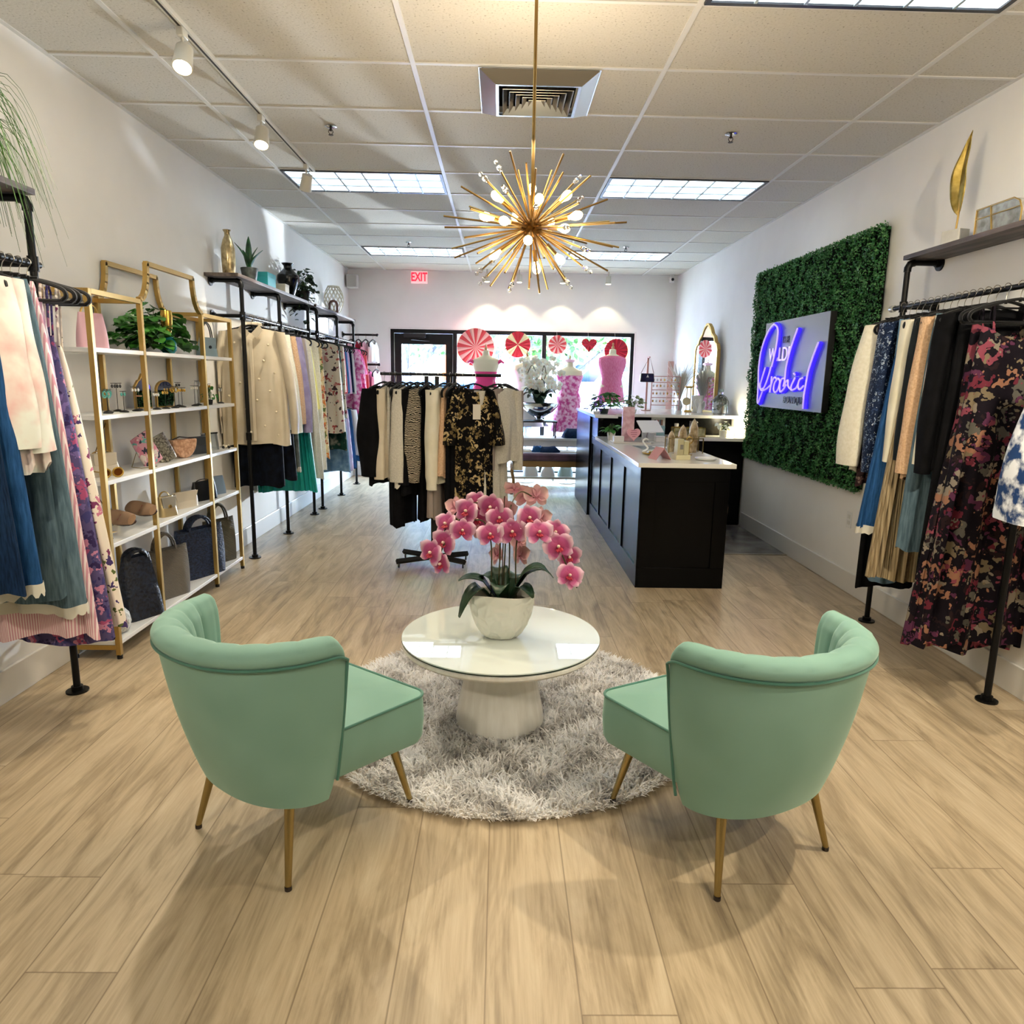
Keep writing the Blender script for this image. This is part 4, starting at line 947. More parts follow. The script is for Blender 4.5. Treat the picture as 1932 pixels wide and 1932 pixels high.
for a in [
 ('pants', 5.72, DN_B, 'black jeans hanging under the beige pearl shirt', 'jeans', dict(L_=1.33, w0=.18, w1=.20, d=.05)),
 ('top', 5.80, CREAM, 'cream long-sleeved blouse directly behind the beige pearl shirt', 'blouse', dict(L_=.88, sl=.76, slr=(.055, .06), w1=.24, slout=.06)),
 ('pants', 5.90, DN_B, 'wide black-navy trousers, lowest dark pair on the middle left rack', 'trousers', dict(L_=1.30, w0=.18, w1=.25, d=.06)),
 ('top', 5.98, IVORY, 'ivory fringed top with ragged hem on the middle left rack', 'top', dict(L_=.90, sl=.80, slr=(.06, .07), w1=.25, hem=.02, slout=.07)),
 ('pants', 6.09, DN_G, 'grey washed jeans with frayed hem on the middle left rack', 'jeans', dict(L_=1.22, w0=.18, w1=.23, d=.05, fray=True)),
 ('top', 6.18, TAN, 'tan fuzzy sweater on the middle left rack', 'sweater', dict(L_=.82, sl=.74, slr=(.055, .05), slout=.06)),
 ('top', 6.28, LAVN, 'lavender sweatshirt with long sleeve on the middle left rack', 'sweatshirt', dict(L_=.85, sl=.82, slr=(.065, .06), w1=.24, slout=.08)),
 ('skirt', 6.36, TEAL, 'teal green pleated skirt hanging below the dark trousers', 'skirt', dict(L_=1.47, w0=.15, w1=.30, d=.07, nf=18, amp=.12, fine=.25)),
 ('top', 6.46, TAUPE, 'taupe long-sleeved top between the lavender and cream garments', 'top', dict(L_=.88, sl=.78, slr=(.055, .05), slout=.05)),
 ('pants', 6.56, NAVY, 'navy trousers behind the grey jeans on the middle left rack', 'trousers', dict(L_=1.20, w0=.17, w1=.22, d=.04)),
 ('dress', 6.70, OFFW, 'long cream knit dress with scalloped hem on the middle left rack', 'dress', dict(L_=1.40, w1=.28, d=.06, amp=.35)),
 ('tank', 6.86, YEL, 'pale yellow sleeveless top beyond the cream dress', 'top', dict(L_=.75, w0=.14)),
 ('dress', 6.98, OFFW, 'off-white dress just beyond the yellow top', 'dress', dict(L_=1.35, w1=.24)),
 ('dress', 7.12, ORF, 'orange and green floral dress at the end of the middle left rack', 'dress', dict(L_=1.25, w1=.24)),
 ('strap', 7.26, CHAR, 'dark teal slip dress at the end of the middle left rack', 'dress', dict(L_=1.15, w0=.14, w1=.2)),
]: garment(a[0], (x3, a[1], RZ), rnd.uniform(-.06, .06), a[2], a[3], a[4], GC, **a[5])
for a in [
 ('dress', 7.84, CRF, 'cream dress with maroon flowers, first on the far left rack', 'dress', dict(L_=1.05, w1=.25, d=.06)),
 ('skirt', 7.95, DKG, 'dark green patterned skirt below the maroon floral dress', 'skirt', dict(L_=1.25, w1=.24, d=.05)),
 ('top', 8.04, CRF, 'second maroon floral blouse on the far left rack', 'blouse', dict(L_=.9, sl=.5, w1=.23)),
 ('tank', 8.16, CORAL, 'coral sleeveless top on the far left rack', 'top', dict(L_=.62)),
 ('tank', 8.28, SKY, 'bright blue sleeveless top on the far left rack', 'top', dict(L_=.62)),
 ('tank', 8.40, PKL, 'pale pink sleeveless top on the far left rack', 'top', dict(L_=.64)),
 ('tank', 8.52, NAVY, 'navy sleeveless top on the far left rack', 'top', dict(L_=.62)),
 ('tank', 8.64, WHT, 'white sleeveless top on the far left rack', 'top', dict(L_=.64)),
 ('dress', 8.80, PK2, 'magenta and white tie-dyed dress on the far left rack', 'dress', dict(L_=.98, w1=.30, sl=.3, slr=(.06, .09), d=.06, slout=.07)),
 ('top', 8.96, PNK, 'hot pink ruffled blouse on the far left rack', 'blouse', dict(L_=.7, sl=.3, slr=(.06, .09), slout=.06)),
 ('dress', 9.12, PK2, 'second magenta tie-dyed dress toward the storefront', 'dress', dict(L_=.95, w1=.28, d=.06)),
 ('dress', 9.28, RED, 'dark red dress near the storefront end of the far left rack', 'dress', dict(L_=.9, w1=.24)),
 ('dress', 9.44, CORAL, 'coral pink long dress near the storefront end of the far left rack', 'dress', dict(L_=.95, w1=.26)),
]: garment(a[0], (-1.965, a[1], RZ), rnd.uniform(-.06, .06), a[2], a[3], a[4], GD, **a[5])
GE = 'garments on the lower far left rail'
for y, m_, l, c, kw in [(8.10, DN_L, 'light blue jeans on the lower far left rail', 'jeans', dict(kind='pants')), (8.28, ST_LAV, 'lavender striped skirt on the lower far left rail', 'skirt', dict(kind='skirt')), (8.45, DN_M, 'blue jeans on the lower far left rail', 'jeans', dict(kind='pants')),
                  (8.62, WHT, 'white shirt on the lower far left rail', 'shirt', dict(kind='top')), (8.78, GRY, 'slate grey tee, foremost rounded shoulder on the lower far left rail', 't-shirt', dict(kind='top')), (8.94, GRY, 'second slate grey tee behind the first on the lower rail', 't-shirt', dict(kind='top')),
                  (9.10, WHT, 'white blouse right of the grey tees on the lower rail', 'blouse', dict(kind='top')), (9.26, DN_M, 'dark blue jeans at the end of the lower rail', 'jeans', dict(kind='pants')), (9.42, WHT, 'white tee at the storefront end of the lower rail', 't-shirt', dict(kind='top'))]:
    k = kw['kind']; garment(k, (-1.965, y, 1.17), rnd.uniform(-.06, .06), m_, l, c, GE, L_=.80 if k != 'top' else .66, w1=.24, sl=.25 if k == 'top' else 0, slr=(.06, .06), name={'pants': 'jeans', 'skirt': 'skirt', 'top': 'shirt'}[k])
GF = 'pink garments in the far left corner'
for i, (x, z, m_, l) in enumerate([(-2.08, 2.02, PKL, 'light pink top hung highest in the far left corner'), (-1.98, 2.02, RED, 'red top hung high in the far left corner'), (-1.88, 2.02, PKL, 'second light pink top hung high in the far left corner'), (-1.78, 2.02, WHT, 'white top hung high beside the far left corner'),
                              (-1.98, 1.62, CORAL, 'coral dress on the lower corner rail'), (-1.86, 1.62, PNK, 'bright pink dress on the lower corner rail'), (-1.74, 1.62, PKL, 'pale pink dress at the tip of the lower corner rail')]):
    garment('dress' if z < 1.8 else 'tank', (x, 10.02, z), R_(80), m_, l, 'dress' if z < 1.8 else 'top', GF, L_=.36 if z > 1.8 else .82, w0=.15, w1=.17 if z > 1.8 else .20, d=.04)

# ================================================================== ROLLING RACK IN THE CENTRE
t = thing('rolling_rack', 'black T-shaped clothing rack on casters in the middle of the shop', 'clothes rack', (-.50, 5.45, 0))
MB().box(-.035, .035, -.035, .035, .05, 1.36).build('column', BLK, t, smooth=False, bevel=.003)
for a in (148, 208, 28, -32):
    d = Vector((math.cos(R_(a)), math.sin(R_(a)), 0)); L_ = .33 if a > 90 else .28; m = MB()
    m.tube([d*.0+Vector((0, 0, .058)), d*L_+Vector((0, 0, .052))], .022, 4); lg = m.build('base_bar', BLK, t, smooth=False)
    w = MB(); w.cyl((d.x*L_*.94-.006, d.y*L_*.94, .022), (d.x*L_*.94+.006, d.y*L_*.94, .022), .021, n=14); w.build('caster', plain('caster', '#2a2a2c', .4, .4), lg)
RX = 1.482
m = MB(); m.box(-.42, -.005, .05, .08, 1.35, 1.38); m.box(-.09, -.06, .05, .08, 1.37, RX-.012); m.cyl((-.43, .065, RX), (-.02, .065, RX), .012, n=10); m.build('left_arm', BLK, t, smooth=False)
m = MB(); m.box(-.02, .42, -.06, -.03, 1.35, 1.38); m.box(.0, .03, -.06, -.03, 1.37, RX-.012); m.cyl((-.02, -.045, RX), (.50, -.045, RX), .012, n=10); m.build('right_arm', BLK, t, smooth=False)
GR = 'garments on the central rolling rack'
yl, yr = 5.515, 5.405
for (x, y, rz, kind, m_, l, c, kw) in [
 (-.90, yl, 62, 'top', BLKF, 'black blouse with full ruffled sleeve at the left end of the central rack', 'blouse', dict(L_=.84, sl=.66, slr=(.06, .07), puff=.5, w1=.2, slout=.03)),
 (-.85, yl, 70, 'top', BEIGE, 'thin tan long-sleeved top second from the left on the central rack', 'top', dict(L_=.78, sl=.68, slr=(.045, .04))),
 (-.81, yl, 74, 'pants', OFFW, 'cream straight trousers near the left end of the central rack', 'trousers', dict(L_=.80, w0=.15, w1=.15, d=.03)),
 (-.76, yl, 72, 'dress', BLKF, 'long black dress reaching lowest on the left side of the central rack', 'dress', dict(L_=1.17, w1=.17, d=.05)),
 (-.70, yl, 66, 'top', OFFW, 'cream blouse with pointed hem between black garments on the central rack', 'blouse', dict(L_=.84, sl=.7, slr=(.05, .06), hem=.03)),
 (-.645, yl, 64, 'top', BLKF, 'black long-sleeved top right of the pointed cream blouse', 'top', dict(L_=.92, sl=.72, slr=(.06, .06), d=.05)),
 (-.60, yl, 68, 'top', ANI, 'black and beige zebra-print blouse on the central rack', 'blouse', dict(L_=.72, sl=.70, slr=(.055, .07), puff=.2)),
 (-.555, yl, 75, 'dress', BLKF, 'long black dress beside the zebra-print blouse', 'dress', dict(L_=1.12, w1=.17, d=.05)),
 (-.47, yr, 70, 'pants', TAUPE, 'taupe cropped trousers hanging low at the rack column', 'trousers', dict(L_=1.08, w0=.15, w1=.17, d=.04)),
 (-.43, yr, 66, 'top', CREAM, 'cream blouse with long cuffed sleeve in the middle of the central rack', 'blouse', dict(L_=.80, sl=.74, slr=(.055, .05), cuff=.8, d=.05)),
 (-.385, yr, 72, 'tank', TAN, 'tan sleeveless top behind the cuffed cream sleeve', 'top', dict(L_=.75, w0=.15)),
 (-.34, yr, 74, 'dress', BLKF, 'longest black dress right of the cuffed cream blouse', 'dress', dict(L_=1.22, w1=.18, d=.05)),
 (-.285, yr-.02, 76, 'pants', PKL, 'pale blush trousers left of the black and gold floral dress', 'trousers', dict(L_=1.0, w0=.13, w1=.14, d=.025)),
 (-.06, yr+.03, 60, 'pants', OFFW, 'long cream trousers at the right end of the central rack', 'trousers', dict(L_=1.05, w0=.15, w1=.19, d=.06)),
 (-.02, yr+.02, 40, 'top', OFFW, 'off-white knit cardigan with long sleeve at the right end of the central rack', 'cardigan', dict(L_=.66, sl=.62, slr=(.055, .05), name='cardigan', d=.05)),
 (.03, yr+.10, 55, 'top', TAUPE, 'pinkish taupe top, last at the right end of the central rack', 'top', dict(L_=.60, sl=.6, slr=(.05, .05))),
]: garment(kind, (x, y, RX), R_(rz), m_, l, c, GR, **kw)
FD = garment('dress', (-.20, yr-.12, RX), R_(6), BKF, 'black dress with gold flowers and flared sleeves facing the viewer on the central rack', 'dress', GR, L_=1.08, w0=.135, w1=.155, d=.045, sl=.40, slr=(.05, .095), amp=.35, slout=.055)
MB().box(-.012, .045, -.075, -.071, -.32, -.21).build('price_tag', plain('tag_paper', '#e2dccf', .7), FD, smooth=False)

# ================================================================== GOLD ETAGERE
ET = thing('etagere', 'tall gold metal shelving unit with white shelves on the left wall', 'shelving', (-1.955, 3.47, 0))
YS = [0, .485, 1.275, 1.760]; EX = -.225; HT = 1.845; bw = .0125
for y in YS:
    for x in (0, EX):
        m = MB(); m.box(x-bw, x+bw, y-bw, y+bw, .02, HT); p = m.build('post', GOLD, ET, smooth=False, bevel=.0015)
        MB().cyl((x, y, 0), (x, y, .022), .014, n=12).build('foot', BLK, p)
ZS = [.085, .595, .915, 1.238, 1.562]
for z in ZS:
    MB().box(EX-.005, .010, -.008, 1.768, z-.011, z+.011).build('shelf', WHITE, ET, smooth=False, bevel=.002)
def frame_bar(pts, nm='top_frame', x=0):
    m = MB()
    for a, b_ in zip(pts, pts[1:]):
        m.tube([Vector((x, a[0], a[1])), Vector((x, b_[0], b_[1]))], .0155, 4)
    return m
fb = MB()
for x in (0, EX):
    for (y0, y1) in ((0, .485), (1.275, 1.76)): MB().box(x-bw, x+bw, y0+bw, y1-bw, HT-.024, HT).build('top_rail', GOLD, ET, smooth=False)
for y in YS:
    MB().box(EX+bw, -bw, y-bw, y+bw, HT-.024, HT).build('side_rail', GOLD, ET, smooth=False); MB().box(EX+bw, -bw, y-bw, y+bw, .05, .074).build('side_rail', GOLD, ET, smooth=False)
for x in (0, EX):
    a_ = [(YS[1], HT)]
    a_ += [(YS[1]+.10*(k/6)**.6 if False else YS[1]+.105*math.sin(R_(90*k/6)), HT+.19*(1-math.cos(R_(90*k/6)))) for k in range(1, 7)]
    b_ = [(YS[2]-.105*math.sin(R_(90*k/6)), HT+.19*(1-math.cos(R_(90*k/6)))) for k in range(6, -1, -1)]
    m = MB(); pts = a_+[(a_[-1][0], HT+.20), (b_[0][0], HT+.20)]+b_
    vs = []
    for i, (yy, zz) in enumerate(pts):
        pass
    for (p, q) in zip(pts, pts[1:]):
        dv = Vector((0, q[0]-p[0], q[1]-p[1])); nn_ = Vector((0, -dv.z, dv.y)).normalized()*bw; e_ = dv.normalized()*.004
        P0, P1 = Vector((x, *p))-e_, Vector((x, *q))+e_; bx = Vector((bw, 0, 0))
        v = [P0-nn_-bx, P0-nn_+bx, P0+nn_+bx, P0+nn_-bx, P1-nn_-bx, P1-nn_+bx, P1+nn_+bx, P1+nn_-bx]
        m.add(v, [(0, 3, 2, 1), (4, 5, 6, 7), (0, 1, 5, 4), (1, 2, 6, 5), (2, 3, 7, 6), (3, 0, 4, 7)])
    m.build('arch', GOLD, ET, smooth=False)
m = MB(); m.tube([(EX-.006, .01, 1.2), (EX-.006, .475, .62)], .003, 6); m.tube([(EX-.006, .49, 1.2), (EX-.006, .02, .62)], .003, 6); m.build('cross_brace', plain('thin_brace', '#6b5426', .5, .8), ET)

# ---- goods on the etagere
def WX(x): return x
SH = {i: z+.0115 for i, z in enumerate(ZS)}
def bag(name, label, cat, loc, rz, w, h, d, m, top=.85, handle=None, hm=None, flap=None, flm=None, group='handbags on the gold shelving', tilt=0, clasp=None, sag=0):
    t = thing(name, label, cat, loc, 0, group, rot=(0, tilt, rz))
    pts = []; nx, nz = 32, 10
    for j in range(nz):
        v = j/(nz-1); kx = 1+(top-1)*v; ky = 1-.72*v**1.3
        for i in range(nx):
            a = 2*PI*i/nx; c, s_ = math.cos(a), math.sin(a); bul = 1+.05*math.sin(PI*v)
            pts.append((w/2*kx*bul*math.copysign(abs(c)**.45, c), d/2*ky*math.copysign(abs(s_)**.6, s_)*bul*(1+.05*math.sin(5*a+4*v)*(.3+sag)), h*v-(sag*h*.25*v*(1-abs(c)**2)*.7)))
    b_ = MB(); b_.grid(pts, nx, nz, cu=True); b_.f += [tuple(reversed(range(nx))), tuple(range((nz-1)*nx, nz*nx))]; b_.mi += [0, 0]; b_.build('body', m, t, angle=50)
    if handle:
        hw, hh, r = handle
        for s_ in ((-1, 1) if r > .0075 else (1,)):
            MB().tube([(hw*math.cos(R_(a)), s_*d*.10, h*.93+hh*math.sin(R_(a))) for a in range(0, 181, 15)], r, 8, flat=.5).build('handle', hm or m, t)
    if flap:
        MB().prism([(-w*.5*top*1.04, h*1.0), (w*.5*top*1.04, h*1.0), (w*.36, h*(1-flap)), (0, h*(1-flap*1.15)), (-w*.36, h*(1-flap))], -d*.40, -d*.33).build('flap', flm or m, t, smooth=False, bevel=.003)
    if clasp: MB().lathe([(.001, -.004), (.011, -.004), (.011, .004), (.001, .004)], (0, 0, 0), 12).build('clasp', clasp, t, loc=(0, -d*.43, h*.5), rot=(PI/2, 0, 0))
    return t
FACE = R_(62)   # goods are turned toward the room
PINKL = plain('pink_leather', '#d3a8b4', .45); GRBL = plain('grey_blue_leather', '#8fa3a6', .45); BLL = plain('black_leather', '#15171a', .35); NVW = mottled('navy_weave', '#10182c', '#2a3c5e', 60, .5, bmp=.8, sc3=(1, 1, 2)); TPW = striped('taupe_weave', '#6f675c', '#8f877b', 'Z', 60, .55, bmp=.8, distortion=2); OLW = striped('olive_weave', '#5a5544', '#777059', 'Z', 55, .55, bmp=.8, distortion=2); WHW = mottled('white_weave', '#9a9a96', '#d8d8d2', 50, .7, bmp=.8)
bag('handbag', 'pink studded handbag with ring handle on the top gold shelf', 'handbag', (-2.03, 3.615, SH[4]), FACE, .15, .17, .07, PINKL, .8, (.045, .055, .005), GOLD, None)
bag('handbag', 'small grey-blue handbag with curved handle at the far end of the top gold shelf', 'handbag', (-2.04, 5.02, SH[4]), R_(70), .17, .13, .07, GRBL, .7, (.05, .11, .008), plain('dark_handle', '#4c5452', .5), .55, None, clasp=BLL)
bag('clutch', 'cream pleated clutch at the near end of the third gold shelf', 'clutch', (-2.06, 3.66, SH[2]), FACE, .17, .12, .07, plain('cream_leather', '#dacfbb', .5), .7, (.05, .02, .005), GOLD, .5)
bag('clutch', 'pink patterned zip pouch leaning on a wire stand on the third gold shelf', 'pouch', (-2.02, 4.12, SH[2]+.012), FACE, .12, .19, .03, floral('pouch_print', '#d9a3b4', ['#3f4154', '#d7b0bd', '#d98aa0', '#70c0bb', '#e6dcd8'], 24, .5), .95, None, tilt=-.5)
bag('clutch', 'grey sequinned fringe clutch beside the wire stand on the third gold shelf', 'clutch', (-2.02, 4.30, SH[2]+.008), FACE, .11, .17, .04, mottled('sequins', '#4f4c42', '#c9c2ad', 90, .25, .6), .9, None, tilt=-.42)
t = thing('handbag', 'half-round tan woven handbag on the third gold shelf', 'handbag', (-2.03, 4.52, SH[2]), R_(66), 'handbags on the gold shelving')
hb = MB(); hb.prism([(.095*math.cos(R_(a)), .118+.118*math.sin(R_(a))*1.0) for a in range(180, 361, 12)], -.028, .028); hb.build('body', mottled('tan_weave', '#b08060', '#dcb190', 60, .6, bmp=.5), t, bevel=.006)
MB().tube([(-.09, 0, .115), (-.02, 0, .135), (.09, 0, .118)], .004, 6).build('strap', BLL, t)
bag('handbag', 'dark grey box handbag on the third gold shelf', 'handbag', (-2.04, 4.78, SH[2]), R_(66), .17, .115, .07, plain('grey_leather', '#4b5054', .4), .92, None, None, .45, None)
t = thing('handbag', 'clear plastic evening bag at the far end of the third gold shelf', 'handbag', (-2.05, 4.99, SH[2]), R_(66), 'handbags on the gold shelving')
MB().prism([(-.07, 0), (.07, 0), (.055, .12), (-.055, .12)], -.02, .02).build('body', plain('clear_plastic', '#c9d2d6', .1, trans=.7), t, smooth=False, bevel=.004); MB().box(-.058, .058, -.022, .022, .116, .126).build('clasp_bar', CHROME, t)
t = thing('trinket', 'small black and pearl hair clip at the far end of the third gold shelf', 'hair clip', (-1.985, 5.12, SH[2]))
for k in range(6): MB().ball((.02*math.cos(k), .022*math.sin(k), .012+.006*(k % 2)), .011, 8, 6).build('bead', plain('pearl', '#e9dcc0', .25) if k % 2 else BLL, t)
t = thing('sunglasses', 'gold-framed amber sunglasses at the near end of the third gold shelf', 'sunglasses', (-1.985, 3.60, SH[2]), R_(60))
for s_ in (-1, 1):
    MB().tube([(s_*.033+.027*math.cos(R_(a)), 0, .026+.023*math.sin(R_(a))) for a in range(0, 360, 24)], .0045, 8, closed=True).build('frame', plain('gold_frame', '#c9a24a', .3, .8), t)
    MB().lathe([(.001, -.001), (.024, -.001), (.024, .001), (.001, .001)], n=20).build('lens', plain('amber_lens', '#6b3a12', .1), t, loc=(s_*.033, 0, .026), rot=(PI/2, 0, 0))
    MB().tube([(s_*.06, 0, .034), (s_*.062, .07, .034), (s_*.06, .10, .01)], .003, 6).build('temple', plain('gold_frame', '#c9a24a', .3, .8), t)
bag('handbag', 'small pale gold handbag with round clasp on the fourth gold shelf', 'handbag', (-2.02, 4.22, SH[1]), R_(66), .125, .12, .085, plain('gold_leather', '#c4b083', .3, .5), .8, (.035, .035, .005), GOLD, .55, plain('silver_leather', '#d8d5cc', .25, .6), clasp=GOLD)
bag('clutch', 'flat cream and gold clutch beside the pale gold handbag', 'clutch', (-2.03, 4.50, SH[1]), R_(66), .19, .105, .05, plain('cream_leather', '#dacfbb', .5), .95, None, None, .6, None)
bag('handbag', 'black belt bag with strap on the fourth gold shelf', 'handbag', (-2.03, 4.80, SH[1]), R_(66), .20, .13, .07, BLL, .9, (.06, .02, .006))
bag('clutch', 'light blue-grey pouch at the far end of the fourth gold shelf', 'pouch', (-2.04, 5.04, SH[1]), R_(66), .15, .13, .06, plain('blue_grey_leather', '#7f93a8', .45), .8, None)
def shoe(label, loc, rz, m, lining, tilt):
    t = thing('shoe', label, 'shoe', loc, 0, 'pair of slip-on shoes on the gold shelving', rot=(0, tilt, rz))
    pts = []
    for j in range(13):
        v = j/12; w = (.030+.012*math.sin(PI*min(1, v*1.05))) if v < .96 else .022; y = -.12+.24*v; hgt = .018+(.030 if v > .55 else .012)*math.sin(PI*min(1, max(0, (v-.35)/.65)))+(.02*(1-v) if v < .4 else 0)
        for i in range(12): a = 2*PI*i/12; pts.append((w*math.cos(a), y, .012+hgt*.5+hgt*.5*math.sin(a)))
    b_ = MB(); b_.grid(pts, 12, 13, cu=True); b_.f += [tuple(range(12)), tuple(range(144, 156))]; b_.mi += [0, 0]; b_.build('upper', m, t)
    MB().prism([(.036*math.cos(R_(a)), .12*math.sin(R_(a))) for a in range(0, 360, 20)], 0, .012, 'xy').build('sole', lining, t)
    MB().prism([(.022*math.cos(R_(a)), -.045+.055*math.sin(R_(a))) for a in range(0, 360, 24)], .030, .034, 'xy').build('insole', plain('insole', '#9c5a4c', .6), t)
    return t
TS = plain('tan_suede', '#a3846a', .75); DS = plain('dark_sole', '#3a2824', .6)
shoe('tan slip-on shoe with brown lining nearest the viewer on the gold shelving', (-2.02, 3.72, SH[1]+.075), FACE, TS, DS, -.9)
shoe('second tan slip-on shoe beside the small gold handbag', (-2.03, 3.97, SH[1]+.080), FACE, TS, DS, -.95)
t = thing('wire_stand', 'small bronze wire stand holding the patterned pouch', 'display stand', (-2.04, 4.03, SH[2]), FACE)
MB().tube([(-.05, .03, .003), (-.05, -.05, .003), (.05, -.05, .003), (.05, .03, .003), (0, .03, .12), (-.05, .03, .003)], .0022, 6).build('wire', BRASS, t)
t = thing('ring_holder', 'silver star ornament at the near end of the fourth gold shelf', 'ornament', (-2.0, 3.55, SH[1]))
for k in range(5): MB().tube([(0, 0, .04), (.04*math.cos(k*1.26), .012, .045+.04*math.sin(k*1.26))], [.01, .002], 6).build('point', CHROME, t)
# totes on the bottom shelf
def tote(label, y, w, h, m, hand, hm=None, x=-2.05, d=.13, rz=R_(66), sag=.3):
    return bag('tote_bag', label, 'tote bag', (x, y, SH[0]), rz, w, h, d, m, 1.08, hand, hm, group='woven tote bags on the bottom gold shelf', sag=sag)
bag('tote_bag', 'black-navy slouchy tote with knotted strap on the bottom gold shelf', 'tote bag', (-2.04, 3.86, SH[0]), FACE, .25, .36, .16, mottled('navy_black_weave', '#0c111c', '#1e2a40', 60, .5, bmp=.6), .62, (.06, .05, .016), None, group='woven tote bags on the bottom gold shelf', sag=.2)
tote('taupe woven tote with braided handles on the bottom gold shelf', 4.22, .30, .31, TPW, (.075, .11, .013), d=.11)
tote('navy woven tote, widest on the bottom gold shelf', 4.72, .36, .34, NVW, (.10, .09, .015), d=.15)
tote('olive-grey woven tote with tall handle at the far end of the bottom gold shelf', 5.08, .26, .32, OLW, (.08, .13, .014), d=.11, x=-2.06)
t = thing('woven_basket', 'round white woven basket bag at the near end of the bottom gold shelf', 'basket', (-2.06, 3.60, SH[0]))
MB().lathe([(.05, 0), (.085, .01), (.098, .05), (.09, .095), (.07, .12), (.064, .115)], n=32).build('bowl', WHW, t); MB().tube(arc(0, .11, .06, 0, 180, 12), .008, 8).build('handle', WHW, t)
# jewellery shelf
def jstand(label, y, x, h, w, col, kind, n=3):
    t = thing('jewelry_stand', label, 'jewelry stand', (x, y, SH[3]), R_(72), 'little jewelry stands on the second gold shelf')
    MB().lathe([(.022, 0), (.024, .004), (.010, .010), (.002, .012)], n=14).build('base', BLK, t)
    m = MB(); m.tube([(0, 0, .008), (0, 0, h)], .0018, 6); m.tube([(-w/2, 0, h), (w/2, 0, h)], .0018, 6); m.build('post', BLK, t)
    m = MB()
    for k in range(n):
        xx = -w/2+w*(k+.5)/n
        if kind == 'drop': m.ball((xx, 0, h-.016), .006, 8, 6, sz=1.6); m.tube([(xx, 0, h), (xx, 0, h-.016)], .0009, 4)
        elif kind == 'hoop': m.tube([(xx+.013*math.cos(R_(a)), 0, h-.020+.016*math.sin(R_(a))) for a in range(0, 360, 36)], .0032, 6, closed=True)
        else: m.lathe([(.001, -.003), (.022, -.003), (.024, 0), (.022, .003), (.001, .003)], (xx, 0, h-.03), 14, sy=.3)
    m.build('earrings', col, t); return t
J1 = plain('turquoise', '#5fb8b0', .4); J2 = plain('gold_jewel', '#d2ab52', .25, .9); J3 = plain('peach_disc', '#d79a78', .5); J4 = plain('crystal_jewel', '#e8e6df', .15, .3); J5 = plain('dark_jewel', '#33343a', .3)
for (y, x, h, w, c_, kd, n_, l) in [(3.66, -2.01, .115, .05, J1, 'hoop', 2, 'turquoise earrings on a small stand nearest the viewer'), (3.74, -2.05, .12, .05, J1, 'hoop', 2, 'second pair of turquoise earrings on a small stand'), (3.80, -2.0, .11, .04, J1, 'drop', 2, 'turquoise drop earrings on a small stand'), (3.87, -2.07, .15, .07, J5, 'drop', 4, 'tall stand with dark drop earrings left of the gold mirrors'), (3.93, -2.0, .13, .06, J4, 'drop', 3, 'stand with pale crystal drops left of the gold mirrors'),
                            (4.0, -2.02, .11, .03, J3, 'disc', 1, 'stand with one large peach disc earring'), (4.14, -1.99, .10, .05, J4, 'drop', 3, 'stand with small clear drops in front of the pointed mirror'), (4.24, -1.985, .11, .05, J2, 'drop', 3, 'stand with gold drops between the two mirrors'), (4.36, -1.985, .13, .06, J2, 'hoop', 2, 'stand with gold hoops in front of the round-topped mirror'), (4.47, -1.99, .12, .07, J2, 'drop', 4, 'stand with gold drops right of the round-topped mirror'),
                            (4.58, -2.06, .15, .05, J5, 'drop', 2, 'tall dark stand just right of the round-topped mirror'), (4.68, -2.0, .13, .07, J4, 'drop', 4, 'wide stand with clear drops on the right of the jewelry shelf'), (4.80, -2.03, .16, .05, J4, 'hoop', 2, 'tall stand with pale hoops on the right of the jewelry shelf'), (4.90, -2.0, .14, .05, J2, 'drop', 3, 'stand with gold drops near the far end of the jewelry shelf'), (5.16, -2.02, .11, .04, J4, 'drop', 2, 'last small stand at the far end of the jewelry shelf')]:
    jstand(l, y, x, h, w, c_, kd, n_)
MIR = plain('mirror_glass', '#e8ebea', .02, 1)
def mirror(name, label, loc, rz, outline, fw, tilt=0, m=None, cat='mirror'):
    t = thing(name, label, cat, loc, 0, rot=(tilt, 0, rz))
    inn = [(x*.9, .0+(z-.0)*.9+ (max(p[1] for p in outline)*.05)) for x, z in outline]
    MB().prism(outline, 0, fw).build('frame', m or GOLD, t, smooth=False, bevel=.003)
    MB().prism(inn, -.0015, 0).build('glass', MIR, t, smooth=False); return t
mirror('table_mirror', 'gold mirror with pointed top on the jewelry shelf', (-2.09, 4.20, SH[3]), R_(66), [(-.055, 0), (.055, 0), (.055, .13), (.03, .165), (.018, .17), (0, .205), (-.018, .17), (-.03, .165), (-.055, .13)], .02)
mirror('table_mirror', 'gold mirror with round top on the jewelry shelf', (-2.07, 4.43, SH[3]), R_(66), [(-.065, 0), (.065, 0), (.065, .10)]+[(.065*math.cos(R_(a)), .10+.065*math.sin(R_(a))) for a in range(15, 180, 15)]+[(-.065, .10)], .02)

